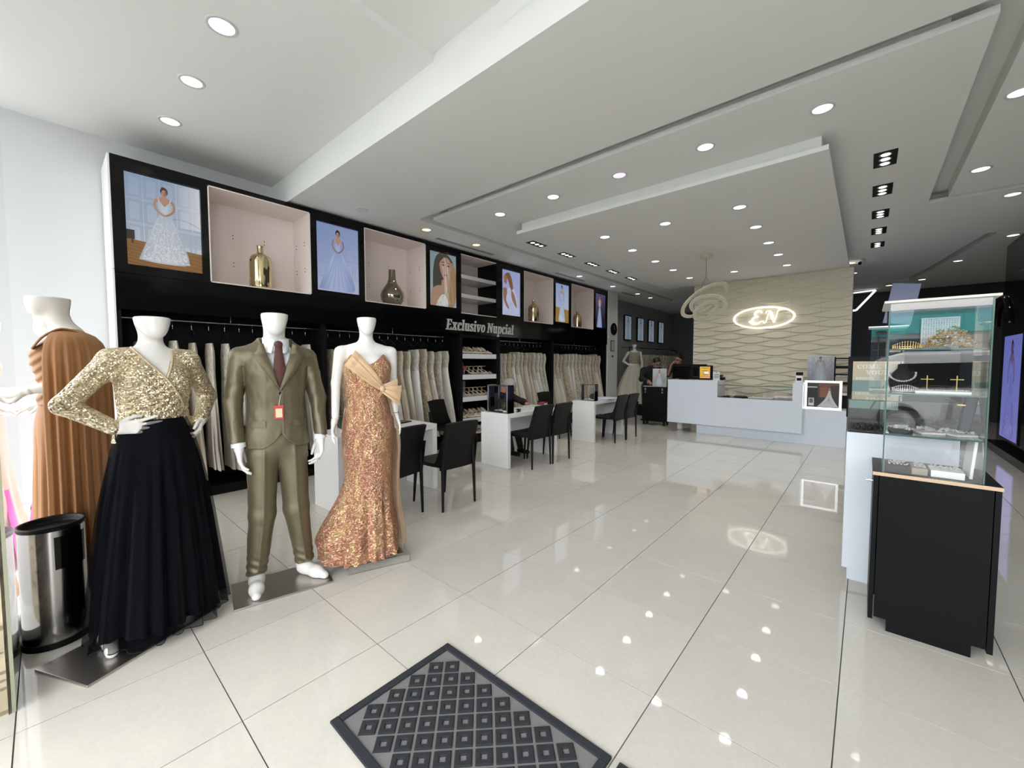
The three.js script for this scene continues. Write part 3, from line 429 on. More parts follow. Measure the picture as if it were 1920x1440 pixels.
// lower bays: hanging rails and the shoe column, black lacquer band above
const bays = [[-0.467, -2.42], [-2.42, -4.76], [-5.78, -7.57], [-7.57, -10.08]];
const bandA = (t, a, b) => wpart('lacquer_band', bl(XF - 0.018, XF, 1.955, 2.298, a - 0.001, b + 0.001), M.gloss, t);
bays.forEach(([a, b], k) => {
  const t = thing('rail_bay', ['black open bay with dress rail behind the front mannequins', 'black open bay with dress rail left of the shoe column', 'black open bay with dress rail right of the shoe column', 'farthest black open bay with dress rail'][k], 'wardrobe', [-5.61, 0, (a + b) / 2], 0, 'dress rail bays');
  wpart('back_panel', bl(XB, XB + 0.018, 0.1, 2.298, a, b), M.black, t); bandA(t, a, b); wpart('top_board', bl(XB, XF - 0.02, 2.27, 2.298, a, b), M.black, t);
  wpart('plinth', bl(XB, XF + 0.02, 0, 0.1, a, b), M.black, t); for (const z of [a - 0.016, b + 0.016]) wpart('side_board', bl(XB, XF - 0.02, 0.1, 2.298, z - 0.015, z + 0.015), M.black, t);
  wpart('rail', rod([-5.6, 1.9, a - 0.04], [-5.6, 1.9, b + 0.04], 0.0125, 0.0125, 12), M.rail, t); wpart('rail_bracket', [rod([-5.6, 1.9, (a + b) / 2], [-5.6, 2.27, (a + b) / 2], 0.006)], M.rail, t);
});
{
  const a = -4.76, b = -5.78, t = thing('shoe_column', 'black shelf column holding bridal shoes under the silver lettering', 'shelf', [-5.61, 0, (a + b) / 2]);
  wpart('back_panel', bl(XB, XB + 0.018, 0.1, 2.298, a, b), M.black, t); bandA(t, a, b); wpart('plinth', bl(XB, XF + 0.02, 0, 0.1, a, b), M.black, t); wpart('top_board', bl(XB, XF - 0.02, 1.9, 1.95, a, b), M.black, t);
  wpart('side_board', bl(XB, XF - 0.002, 0.1, 1.954, a - 0.062, a), M.black, t); wpart('side_board', bl(XB, XF - 0.002, 0.1, 1.954, b, b + 0.082), M.black, t);
  for (const y of [1.613, 1.238, 0.843, 0.455]) wpart('shelf', rbl(XB + 0.02, XF - 0.01, y - 0.085, y, b + 0.084, a - 0.064, 0.003), M.white, t);
  wpart('shelf', bl(XB + 0.02, XF - 0.01, 0.1, 0.131, b + 0.084, a - 0.064), M.black, t);
}
// silver lettering
const serifB = await new FontLoader().loadAsync('fonts/droid/droid_serif_bold.typeface.json'), sansB = await new FontLoader().loadAsync('fonts/droid/droid_sans_bold.typeface.json');
{
  const t = thing('wall_lettering', 'silver italic letters Exclusivo Nupcial on the black lacquer band', 'sign', [XF, 2.012, -4.44]), mat = S({ color: lin(0.66, 0.65, 0.64), roughness: 0.4, metalness: 0.3 });
  let z = 0; const size = 0.178;
  for (const ch of 'Exclusivo Nupcial') { if (ch === ' ') { z += size * 0.33; continue; }
    const g = new TextGeometry(ch, { font: serifB, size, depth: 0.018, curveSegments: 5, bevelEnabled: true, bevelSize: 0.0015, bevelThickness: 0.0015, bevelSegments: 1 }); const adv = serifB.data.glyphs[ch].ha * size / serifB.data.resolution;
    g.applyMatrix4(new THREE.Matrix4().set(0.86, 0.17, 0, 0, 0, 1, 0, 0, 0, 0, 1, 0, 0, 0, 0, 1)); g.rotateY(Math.PI / 2).translate(0.002, 0.0, -z); part('letter', g, mat, t); z += adv * 0.86 * 1.02; }
  t.scale.z = 1.72 / z;
}
// vases
const mercury = S({ color: lin(0.72, 0.66, 0.46), roughness: 0.07, metalness: 1, normalMap: dataTex(256, 256, (u, v) => [0.5 + 0.03 * tileNoise(u, v, 30), 0.5 + 0.03 * tileNoise(u, v, 30, 5), 1]), map: dataTex(256, 256, (u, v) => { const n = tileNoise(u, v, 22, 2) + 0.5 * tileNoise(u, v, 48, 7), k = n > 0.42 ? 0.45 : 1; return [k, k * 0.97, k * 0.9]; }, true) });
const smoky = S({ color: lin(0.30, 0.27, 0.20), roughness: 0.08, metalness: 0.9 });
const bottle = (s) => lathe([[0, 0], [0.105, 0], [0.118, 0.012], [0.12, 0.05], [0.12, 0.33], [0.112, 0.375], [0.085, 0.41], [0.045, 0.428], [0.034, 0.44], [0.033, 0.505], [0.038, 0.51], [0.038, 0.524], [0.03, 0.524], [0.027, 0.44]].map(([r, y]) => [r * s, y * s]), 40);
solid('vase', bottle(1), mercury, 'gold mirrored bottle vase in the first niche', 'vase', [-5.56, 2.327, -1.76], 0, 'mirrored vases');
solid('vase', lathe([[0, 0], [0.08, 0], [0.12, 0.015], [0.165, 0.08], [0.178, 0.15], [0.165, 0.21], [0.125, 0.28], [0.08, 0.34], [0.058, 0.4], [0.054, 0.45], [0.05, 0.545], [0.053, 0.548], [0.047, 0.548], [0.047, 0.45]], 40), smoky, 'smoky teardrop vase in the second niche', 'vase', [-5.56, 2.327, -3.57], 0, 'mirrored vases');
solid('vase', bottle(0.96), mercury, 'gold mirrored bottle vase in the third niche', 'vase', [-5.56, 2.327, -7.1], 0, 'mirrored vases');
solid('vase', bottle(0.85), mercury, 'small gold mirrored bottle vase in the farthest niche', 'vase', [-5.56, 2.327, -8.9], 0, 'mirrored vases');

// ---------- hanging gowns ----------
const fabric = (r, g, b, lace, bump = 0.0005) => Ph({ color: lin(r, g, b), roughness: 0.7, sheen: 0.4, sheenColor: lin(1, 1, 1), sheenRoughness: 0.5, side: THREE.DoubleSide, ...(lace ? { map: scaled(laceA, 0.4), bumpMap: scaled(laceB, 0.4), bumpScale: bump } : { bumpMap: scaled(fineB, 0.1), bumpScale: 0.0004 }) });
const gownCol = [[0.70, 0.65, 0.54], [0.74, 0.71, 0.64], [0.66, 0.58, 0.46], [0.72, 0.66, 0.60], [0.63, 0.55, 0.45], [0.76, 0.74, 0.70]];
const gMats = gownCol.map((c) => [fabric(...c, false), fabric(c[0] * 1.02, c[1] * 1.0, c[2] * 0.97, true)]);
const hangerGeo = merge([tube([[0, 0.12, 0], [0, 0.165, 0], [-0.013, 0.19, 0], [-0.0168, 0.213, 0], [-0.012, 0.2249, 0], [0, 0.2298, 0], [0.012, 0.2249, 0], [0.0168, 0.213, 0], [0.014, 0.203, 0]], 0.0022, 40, 6), tube([[0.19, 0.03, 0], [0.1, 0.085, 0], [0, 0.12, 0], [-0.1, 0.085, 0], [-0.19, 0.03, 0]], 0.004, 14, 6)]);
function gownGeo(v) {             // local: y=0 at shoulder line, hangs down; front of the gown towards +x; edge-on along z
  const q = 6 + v * 2, L = 1.535 - 0.02 * v, fl = [0.34, 0.30, 0.38, 0.26, 0.33][v], back = 0.185, ph = v * 1.7;
  const w = (t) => tab([[0, 0.15], [0.08, 0.175], [0.2, 0.145], [0.32, 0.17], [0.6, lerp(0.17, fl, 0.45)], [1, fl]])(t), bk = (t) => tab([[0, 0.14], [0.2, 0.12], [0.4, 0.15], [1, back]])(t), th = (t) => tab([[0, 0.04], [0.1, 0.064], [0.3, 0.058], [0.6, 0.066], [1, 0.075]])(t);
  const f = (t, a) => { const pl = sm(0.28, 0.8, t), c = Math.cos(a), s = Math.sin(a), R = 1 + pl * 0.16 * Math.sin(a * q + ph + t * 3) + pl * 0.07 * Math.sin(a * (q * 2 + 3) + ph * 2);
    return Object.assign(V((c > 0 ? w(t) : bk(t)) * c * R + (v % 2 ? 0.03 : 0.05) * t * t, -t * L, th(t) * s * R + 0.018 * Math.sin(t * 5 + ph) * t), { u: a * 0.22, w: -t * L }); };
  const sp = [0.3, 0.2, 0.42, 0.25, 0.35][v]; return [grid(44, 14, (u, k) => f(k * sp, u * Math.PI * 2), true), grid(64, 26, (u, k) => f(sp + k * (1 - sp), u * Math.PI * 2), true)];
}
const gowns = [0, 1, 2, 3, 4].map(gownGeo);
const bayWords = ['on the rail behind the front mannequins', 'on the rail left of the shoe shelves', 'on the rail right of the shoe shelves', 'on the farthest rail of the black unit'];
const nth = [...ord, 'eleventh', 'twelfth', 'thirteenth', 'fourteenth', 'fifteenth', 'sixteenth', 'seventeenth', 'eighteenth', 'nineteenth', 'twentieth'];
const hueWord = ['cream', 'ivory', 'champagne', 'blush ivory', 'beige', 'off-white'];
const protoGown = [];
function hangGown(x, y, z, turn, v, m, label, group, sy = 1) {
  const key = v * 10 + m; let t = protoGown[key];
  if (!t) { t = thing('hanging_gown', label, 'dress', [x, y, z], turn, group); part('hanger', hangerGeo, M.chrome, t); part('bodice', gowns[v][0], gMats[m][1], t); part('skirt', gowns[v][1], gMats[m][(v + m) % 3 === 0 ? 1 : 0], t); protoGown[key] = t; }
  else t = copy(t, [x, y, z], turn, label, group);
  for (const c of t.children) if (c.name !== 'hanger') c.scale.y = sy; return t;
}
[[-0.62, -2.27, 12], [-2.58, -4.58, 14], [-5.96, -7.4, 12], [-7.75, -9.88, 14]].forEach(([a, b, n], k) => { for (let i = 0; i < n; i++) { const v = (i * 3 + k + Math.floor(rnd() * 2)) % 5, m = (i * 5 + k * 2 + Math.floor(rnd() * 2)) % 6, z = lerp(a, b, i / (n - 1)) + rr(-0.01, 0.01); const G = hangGown(-5.6, 1.687, z, rr(-0.06, 0.06), v, m, nth[i] + ' gown from the left ' + bayWords[k] + ', ' + hueWord[m] + ' lace', 'gowns ' + bayWords[k], rr(0.915, 0.955)); const drop = -rr(0, 0.06); const sz = Math.min(1.1, Math.abs(a - b) / (n - 1) / 0.24), sx = rr(0.9, 1.02); for (const c of G.children) if (c.name !== 'hanger') { c.scale.z = sz; c.scale.x = sx; c.position.y = drop; } } });

// ---------- shoes ----------
function shoeGeos(kind) {   // toe to +x, heel at -x, length 0.24
  const topY = (x) => tab([[-0.12, 0.085], [-0.06, 0.075], [0, 0.04], [0.05, 0.016], [0.12, 0.012]])(x), wd = (x) => tab([[-0.12, 0.02], [-0.08, 0.03], [-0.02, 0.026], [0.06, 0.038], [0.1, 0.03], [0.125, 0.006]])(x);
  const sole = slabSheet(24, 6, (u, v) => { const x = lerp(-0.12, 0.122, u); return V(x, topY(x), (v - 0.5) * 2 * wd(x)); }, 0.006);
  const heel = rod([-0.105, 0.082, 0], [-0.112, 0, 0], 0.014, 0.006, 8);
  let up;
  if (kind) up = merge([tube([[0.055, 0.014, -0.036], [0.06, 0.05, 0], [0.055, 0.014, 0.036]], 0.006, 14, 6), tube([[0.085, 0.012, -0.03], [0.09, 0.04, 0], [0.085, 0.012, 0.03]], 0.006, 14, 6), tube([[-0.09, 0.085, -0.024], [-0.115, 0.14, 0], [-0.09, 0.085, 0.024]], 0.006, 14, 6), tube([[-0.1, 0.135, -0.012], [-0.06, 0.15, -0.03], [-0.02, 0.15, 0], [-0.06, 0.15, 0.03], [-0.1, 0.135, 0.012]], 0.005, 20, 6)]);
  else up = merge([slabSheet(12, 12, (u, v) => { const x = lerp(0.02, 0.124, u), a = (v - 0.5) * Math.PI, w = wd(x) + 0.002; return V(x, topY(x) + 0.042 * Math.cos(a) * (1 - 0.35 * u) * Math.sqrt(Math.max(0.02, 1 - u * u)), w * Math.sin(a)); }, 0.003), slabSheet(10, 14, (u, v) => { const a = lerp(-1, 1, v), x = -0.12 + 0.1 * a * a, h = 0.055 * u * (1 - 0.5 * a * a); return V(x - 0.004 * u, topY(Math.max(-0.12, x)) + h, Math.sign(a) * Math.min(wd(x) + 0.003, Math.abs(a) * 0.06)); }, 0.003)]);
  return [sole, heel, up];
}
const shoeG = [shoeGeos(0), shoeGeos(1)], shoeM = [S({ color: lin(0.74, 0.70, 0.62), roughness: 0.4 }), S({ color: lin(0.66, 0.52, 0.38), roughness: 0.35 }), S({ color: lin(0.70, 0.60, 0.46), roughness: 0.3, metalness: 0.4 })];
const protoShoe = [];
[[1.614, 0, 'top shelf'], [1.239, 1, 'second shelf'], [0.844, 1, 'third shelf'], [0.456, 0, 'fourth shelf'], [0.132, 0, 'bottom shelf']].forEach(([y, kind, where], r) => { for (let i = r === 1 ? 2 : 0; i < 7; i++) {
  const m = (r + i) % 3, key = kind * 3 + m, z = -4.9 - i * 0.112, label = nth[i] + ' ' + ['white', 'nude', 'gold'][m] + ' heeled ' + (kind ? 'sandal' : 'pump') + ' from the left on the ' + where; let t = protoShoe[key];
  const pos = [-5.5 + rr(-0.01, 0.01), y, z], turn = rr(0.25, 0.5), grp = 'bridal shoes on the ' + where;
  if (!t) { t = thing('shoe', label, 'shoe', pos, turn, grp); part('sole', shoeG[kind][0], shoeM[m], t); part('heel', shoeG[kind][1], shoeM[m], t); part(kind ? 'straps' : 'upper', shoeG[kind][2], shoeM[m], t); protoShoe[key] = t; } else copy(t, pos, turn, label, grp);
} });
[[1.614, -5.0, 0.2, 0.24], [1.239, -5.1, 0.24, 0.22], [0.844, -5.15, 0.24, 0.26], [0.456, -4.98, 0.2, 0.22]].forEach(([y, z, w, h], k) => solid('photo_card', bx(0.006, h, w, 0, h / 2, 0), S({ color: lin(0.30, 0.29, 0.29), roughness: 0.5 }), 'grey card leaning at the back of the ' + ['top', 'second', 'third', 'fourth'][k] + ' shoe shelf', 'card', [-5.78, y, z], 0, 'cards on the shoe shelves'));
{ const t = thing('fabric_flower', 'dark red fabric flower on the second shoe shelf', 'flower', [-5.5, 1.239, -4.95]); const m = S({ color: lin(0.30, 0.05, 0.05), roughness: 0.8, side: THREE.DoubleSide }); for (let i = 0; i < 9; i++) part('petal', grid(6, 4, (u, v) => { const a = (u - 0.5) * 1.6, r = 0.02 + 0.05 * v; return V(r * Math.cos(a), 0.13 + 0.03 * Math.sin(v * 3), r * Math.sin(a)).applyAxisAngle(V(0, 1, 0), i * 0.7).applyAxisAngle(V(0, 0, 1), i % 2 ? 0.3 : -0.3); }), m, t); part('stand', rod([0, 0, 0], [0, 0.14, 0], 0.006), M.black, t); }
// ---------- consulting desks ----------
const deskAt = [[-3.96, -1.77, 0.52], [-3.905, -4.1, 0.515], [-3.925, -6.5, 0.46]], deskL = 1.165;
deskAt.forEach(([x, z, w], k) => {
  const t = thing('desk', ['white desk behind the rose gold gown mannequin', 'white desk where the seated woman leans', 'farthest white desk with blue papers on top'][k], 'desk', [x, 0, z - deskL / 2], 0, 'white consulting desks');
  part('desk_top', rb(w, 0.06, deskL, 0.003, 0, 0.72, 0), M.desk, t); part('side_panel', rb(w, 0.69, 0.06, 0.003, 0, 0.345, deskL / 2 - 0.03), M.desk, t); part('side_panel', rb(w, 0.69, 0.06, 0.003, 0, 0.345, -deskL / 2 + 0.03), M.desk, t);
  part('modesty_panel', bx(0.02, 0.28, deskL - 0.12, -0.16, 0.55, 0), M.desk, t);
});
// ---------- black chairs ----------
function makeChair(label, pos, turn, group) {
  const t = thing('dining_chair', label, 'chair', pos, turn, group);
  part('seat', slabSheet(10, 10, (u, v) => { const x = (u - 0.5) * 0.43, z = lerp(0.225, -0.20, v); return V(x, 0.462 - 0.016 * Math.sin(v * Math.PI) * Math.cos((u - 0.5) * 2) + 0.006 * (v < 0.1 ? -1 : 0), z); }, 0.035), M.leather, t);
  const back = part('backrest', slabSheet(10, 14, (u, v) => { const y = lerp(0.40, 0.865, v), z = -0.20 - 0.085 * v * v - 0.012 * Math.cos((u - 0.5) * 3), w = lerp(0.43, 0.41, v); return V((u - 0.5) * w, y + 0.008 * Math.cos((u - 0.5) * 3.1) * v, z); }, 0.028), M.leather, t);
  part('stitch_line', [tube([[-0.185, 0.83, -0.302], [0, 0.836, -0.314], [0.185, 0.83, -0.302]], 0.0018, 10, 5), tube([[-0.185, 0.43, -0.226], [-0.185, 0.83, -0.304]], 0.0018, 6, 5), tube([[0.185, 0.43, -0.226], [0.185, 0.83, -0.304]], 0.0018, 6, 5)], M.blackmatt, back);
  for (const s of [-1, 1]) { part('leg', rod([s * 0.195, 0.44, 0.2], [s * 0.205, 0, 0.235], 0.022, 0.012, 8), M.leather, t); part('leg', rod([s * 0.2, 0.6, -0.235], [s * 0.212, 0, -0.245], 0.021, 0.012, 8), M.leather, t);
    part('seat_corner', slabSheet(4, 8, (u, v) => V(s * 0.212, lerp(0.43, 0.70, v), lerp(-0.245 - 0.04 * v, -0.08 - 0.165 * Math.pow(v, 0.5), u)), 0.012 * s), M.leather, t); }
  return t;
}
const chairG = 'black leather chairs at the white desks';
const ch0 = makeChair('black chair beside the gown, nearest to the front of the shop', [-3.4, 0, -2.1], -Math.PI / 2 + 0.2, chairG);
[[-3.29, -2.69, -Math.PI / 2, 'black chair pulled out alone right of the first desk'], [-3.62, -4.5, -Math.PI / 2, 'black chair at the middle desk, nearer of the pair'], [-3.6, -4.955, -Math.PI / 2, 'black chair at the middle desk, farther of the pair'], [-3.625, -6.92, -Math.PI / 2, 'black chair at the farthest desk, nearer of the pair'], [-3.625, -7.38, -Math.PI / 2, 'black chair at the farthest desk, farther of the pair'], [-4.82, -4.12, Math.PI / 2 + 0.3, 'black chair behind the middle desk by the shoe shelves'], [-4.62, -6.62, Math.PI / 2, 'black chair behind the farthest desk by the gowns']].forEach(([x, z, a, l]) => copy(ch0, [x, 0, z], a, l));
// staff stools on chrome pedestals
function stool(x, z, turn, label) { const t = thing('pedestal_stool', label, 'stool', [x, 0, z], turn, 'staff stools'); part('base', lathe([[0, 0], [0.2, 0], [0.2, 0.012], [0.05, 0.03], [0.03, 0.05], [0, 0.05]], 32), M.chrome, t); part('column', cyl(0.022, 0.025, 0.34, 0, 0.205, 0), M.chrome, t); part('seat', rb(0.38, 0.06, 0.38, 0.028, 0, 0.405, 0, 3), M.leather, t); return t; }
stool(-4.42, -2.5, 0, 'chrome pedestal stool behind the first white desk'); stool(-4.55, -4.86, 0, 'chrome pedestal stool under the seated woman'); stool(-4.45, -7.2, 0, 'chrome pedestal stool behind the farthest desk');

// ---------- things on the desks ----------
function topiary(x, y, z, r, label) { const t = thing('topiary_ball', label, 'plant', [x, y, z], 0, 'artificial topiary balls'); part('pot', lathe([[0, 0], [r * 0.55, 0], [r * 0.6, 0.01], [r * 0.5, 0.025], [0, 0.025]], 20), M.white, t);
  part('core', sph(r * 0.8, 0, r + 0.018, 0), S({ color: lin(0.035, 0.07, 0.035), roughness: 0.7 }), t);
  const leaf = [], n = 260; for (let i = 0; i < n; i++) { const a = i * 2.39996, h = 1 - 2 * (i + 0.5) / n, q = Math.sqrt(1 - h * h), d = V(q * Math.cos(a), h, q * Math.sin(a)); const g = new THREE.PlaneGeometry(r * 0.24, r * 0.34, 1, 1); g.rotateX(rr(-0.9, 0.9)).rotateZ(rr(0, 6)); g.applyQuaternion(new THREE.Quaternion().setFromUnitVectors(V(0, 0, 1), d)); g.translate(d.x * r * 0.92, d.y * r * 0.92 + r + 0.018, d.z * r * 0.92); leaf.push(g); }
  const m = part('leaves', leaf, S({ color: lin(0.035, 0.07, 0.035), roughness: 0.55, side: THREE.DoubleSide }), t); m.userData.kind = 'stuff'; return t; }
function frameBox(x, y, z, w, h, d, label) { const t = thing('frame_box', label, 'frame', [x, y, z], 0, 'chrome frame boxes'); const e = 0.018;
  part('casing', [bl(-w / 2, -w / 2 + 0.008, 0, h, -d, 0), bl(w / 2 - 0.008, w / 2, 0, h, -d, 0), bl(-w / 2, w / 2, h - 0.008, h, -d, 0), bl(-w / 2, w / 2, 0, 0.008, -d, 0)], M.gloss, t);
  part('chrome_rim', [rbl(-w / 2, -w / 2 + e, 0, h, 0, 0.012), rbl(w / 2 - e, w / 2, 0, h, 0, 0.012), rbl(-w / 2, w / 2, h - e, h, 0, 0.0122), rbl(-w / 2, w / 2, 0, e, 0, 0.0122)], M.chrome, t); part('inner_post', bl(-w / 2 + 0.09, -w / 2 + 0.1, 0.01, h - 0.01, -d, -d + 0.01), M.chrome, t); }
frameBox(-3.875, 0.75, -4.14, 0.38, 0.39, 0.13, 'chrome rimmed open box with plant on the middle desk'); topiary(-3.78, 0.759, -4.2, 0.062, 'dark green topiary ball inside the box on the middle desk');
frameBox(-3.875, 0.75, -6.57, 0.3, 0.31, 0.12, 'chrome rimmed open box with plant on the farthest desk'); topiary(-3.8, 0.759, -6.63, 0.055, 'dark green topiary ball inside the box on the farthest desk');
topiary(-3.98, 0.75, -1.98, 0.075, 'dark green topiary ball on the first desk, behind the suit sleeve');
solid('tablet', rb(0.14, 0.014, 0.2, 0.005), M.gloss, 'black tablet lying on the first white desk', 'tablet', [-4.08, 0.757, -2.72], 0.3);
solid('leaflet', bx(0.2, 0.003, 0.28), M.paper, 'white leaflet beside the black tablet', 'paper', [-3.98, 0.7515, -2.4], 0.2);
[[-3.86, -4.62, 0.024, 0.1, lin(0.76, 0.74, 0.72), 'thick white catalogue nearest the seated woman'], [-3.83, -4.93, 0.03, -0.12, lin(0.72, 0.68, 0.66), 'stack of white brochures at the middle of the desk'], [-3.84, -4.92, 0.012, 0.2, lin(0.6, 0.62, 0.68), 'grey blue catalogue on top of the brochure stack']].forEach(([x, z, h, a, c, l]) => { const t = thing('catalogue', l, 'book', [x, h === 0.012 ? 0.7805 : 0.75, z], a, 'catalogues on the middle desk'); part('pages', rb(0.22, h - 0.004, 0.29, 0.002, 0, h / 2, 0), M.paper, t); part('cover', [bx(0.225, 0.002, 0.295, 0, h - 0.001, 0), bx(0.225, 0.002, 0.295, 0, 0.001, 0), bx(0.003, h, 0.295, -0.112, h / 2, 0)], S({ color: c, roughness: 0.4 }), t); });
{ const t = thing('gift_box', 'small red box standing on the middle desk', 'box', [-3.86, 0.7502, -5.18], 0.1); part('body', rb(0.1, 0.075, 0.13, 0.003, 0, 0.0375, 0), S({ color: lin(0.25, 0.03, 0.05), roughness: 0.4 }), t); part('label_strip', bx(0.1015, 0.02, 0.09, 0, 0.045, 0), M.paper, t); }
{ const t = thing('stapler', 'black stapler by the catalogue on the middle desk', 'stapler', [-3.74, 0.75, -4.44], 0.4); part('base', rb(0.035, 0.012, 0.13, 0.004, 0, 0.006, 0), M.black, t); part('arm', rb(0.03, 0.022, 0.12, 0.006, 0, 0.03, 0).rotateX(-0.08), M.black, t); }
for (let i = 0; i < 5; i++) solid('paper_sheet', bx(0.21, 0.003, 0.297), S({ color: lin(0.62, 0.66, 0.85), roughness: 0.7 }), ['blue white form lying flat nearest on the farthest desk', 'second blue form fanned on the farthest desk', 'third blue form fanned on the farthest desk', 'fourth blue form fanned on the farthest desk', 'topmost blue form on the farthest desk'][i], 'paper', [-3.86 + 0.02 * i, 0.7518 + 0.0034 * i, -6.95 - 0.06 * i], -0.3 + i * 0.17, 'blue forms');

// ---------- reception counter ----------
{
  const t = thing('reception_counter', 'long pale blue reception counter before the wave wall', 'counter', [-1.72, 0, -8.95]); const zf = -8.75;
  wpart('front_panel', [bl(-3.2, -2.22, 0.195, 1.10, zf - 0.03, zf), bl(-2.22, -0.985, 0.195, 0.77, zf - 0.03, zf), bl(-0.985, -0.835, 0.195, 1.10, zf - 0.03, zf)], M.counter, t);
  wpart('body', [bl(-3.2, -2.22, 0.195, 1.07, -9.3, zf - 0.03), bl(-2.22, -0.985, 0.195, 0.755, -9.3, zf - 0.03), bl(-0.985, -0.835, 0.195, 1.07, -9.3, zf - 0.03)], M.counter, t);
  wpart('top_board', [rbl(-3.205, -2.22, 1.07, 1.10, -9.32, zf - 0.03), rbl(-0.985, -0.83, 1.07, 1.10, -9.32, zf - 0.03)], M.white, t);
  wpart('base', bl(-2.635, -0.835, 0, 0.195, -9.3, -8.87), M.counter, t); wpart('low_wing', bl(-0.835, -0.228, 0, 0.635, -9.35, -8.87), M.counter, t); wpart('rear_shelf', bl(-0.835, -0.2, 0.86, 0.9, -9.75, -9.5), M.white, t);
  wpart('rear_cupboard', bl(-0.82, -0.22, 0, 0.86, -9.73, -9.5), M.black, t); wpart('leg', [bl(-3.12, -3.02, 0, 0.195, -9.25, -9.15)], M.white, t);
  wpart('showcase_floor', bl(-2.22, -0.985, 0.755, 0.772, -9.28, zf - 0.032), M.blackmatt, t);
  wpart('showcase_glass', [bl(-2.218, -0.987, 0.775, 1.01, zf - 0.02, zf - 0.014), bl(-2.218, -0.987, 1.01, 1.018, -9.28, zf - 0.014)], M.glass, t); wpart('glass_edge', [bl(-2.218, -0.987, 1.008, 1.02, zf - 0.014, zf - 0.011)], M.glassEdge, t);
}
[[-1.95, 0.36, 'dark ring tray at the left in the counter showcase'], [-1.5, 0.4, 'pale tray with jewellery in the middle of the counter showcase'], [-1.14, 0.24, 'dark ribbed tray at the right in the counter showcase']].forEach(([x, w, l], k) => { const t = thing('jewellery_tray', l, 'tray', [x, 0.773, -8.97], 0, 'trays in the counter showcase'); part('tray', rb(w, 0.022, 0.26, 0.004, 0, 0.011, 0), k === 1 ? M.white : M.blackmatt, t); const it = []; for (let i = 0; i < 10; i++) it.push(new THREE.TorusGeometry(0.011, 0.003, 6, 14).rotateX(Math.PI / 2 - 0.5).translate(lerp(-w / 2 + 0.03, w / 2 - 0.03, (i % 5) / 4), 0.03, i < 5 ? 0.06 : -0.04)); part('rings', it, M.silver, t); });
{ const t = thing('monitor', 'dark computer monitor standing on the left of the counter', 'monitor', [-2.96, 1.10, -8.98]); part('panel', rb(0.42, 0.26, 0.025, 0.006, 0, 0.155, 0), M.gloss, t); part('stand', [cyl(0.09, 0.1, 0.012, 0, 0.006, -0.03), bx(0.05, 0.1, 0.02, 0, 0.06, -0.03)], M.black, t); }
{ const t = thing('cash_register', 'black till behind the monitor, left edge of the wave wall', 'till', [-2.85, 1.10, -9.2]); part('body', rb(0.7, 0.2, 0.1, 0.01, 0, 0.155, -0.02), M.black, t); part('customer_display', rb(0.34, 0.09, 0.06, 0.01, 0.12, 0.28, -0.03), M.black, t); part('foot', bx(0.5, 0.05, 0.12, 0, 0.025, 0), M.black, t); }
{ const tx = canvasTex(96, 128, (c, w, h) => { const g = c.createLinearGradient(0, 0, w, h); g.addColorStop(0, '#f0d060'); g.addColorStop(0.5, '#e8b040'); g.addColorStop(1, '#f2a8a0'); c.fillStyle = g; c.fillRect(0, 0, w, h); c.fillStyle = '#5a4a18'; c.fillRect(10, 12, 70, 6); c.fillRect(20, 42, 50, 5); c.fillStyle = '#fff'; c.fillRect(42, 56, 40, 24); c.fillStyle = '#a07830'; c.fillRect(30, 84, 44, 8); c.fillRect(8, 108, 78, 4); });
  const t = thing('advert_frame', 'small glowing yellow advert in a black frame on the counter', 'frame', [-2.52, 1.10, -9.0]); part('frame', rb(0.28, 0.3, 0.02, 0.004, 0, 0.15, -0.012), M.gloss, t); part('advert', new THREE.PlaneGeometry(0.2, 0.24).translate(-0.01, 0.155, 0), lit(tx, 0.85), t); part('foot', bx(0.12, 0.006, 0.08, 0, 0.003, -0.04), M.gloss, t); }
{ const tx = canvasTex(64, 96, (c, w, h) => { c.fillStyle = '#e4e4ea'; c.fillRect(0, 0, w, h); c.fillStyle = '#7a7a8a'; c.fillRect(26, 8, 12, 8); c.fillStyle = '#5a5a70'; c.fillRect(10, 30, 44, 7); c.fillRect(6, 48, 52, 7); c.fillRect(8, 66, 48, 6); c.fillStyle = '#222'; });
  const t = thing('notice_card', 'small white printed notice at the step of the counter', 'card', [-2.3, 1.10, -8.97]); part('card', new THREE.BoxGeometry(0.125, 0.175, 0.006).translate(0, 0.088, 0), print(tx), t); part('foot', bx(0.1, 0.005, 0.06, 0, 0.0025, -0.02), M.acrylic, t); }
{ const t = thing('telephone', 'black telephone with cord behind the printed notice', 'telephone', [-2.2, 1.10, -9.14]); t.position.x = -2.3; part('body', rb(0.16, 0.06, 0.18, 0.015, 0.03, 0.03, 0), M.black, t); part('handset', [rb(0.05, 0.04, 0.2, 0.018, 0.04, 0.085, 0, 3)], M.black, t); part('cord', tube([[0.1, 0.04, 0.06], [0.13, 0.06, 0.08], [0.12, 0.01, 0.1], [0.06, 0.006, 0.11]], 0.005, 16, 6), M.black, t); }
{ const t = thing('card_terminal', 'white card terminal by the right step of the counter', 'card reader', [-0.93, 1.10, -9.12]); part('body', rb(0.11, 0.12, 0.08, 0.008, 0, 0.06, 0), M.white, t); part('keypad', bx(0.07, 0.05, 0.004, 0, 0.05, 0.0405), M.black, t); part('printer', rb(0.1, 0.06, 0.1, 0.008, 0.0, 0.15, -0.02), M.black, t); }
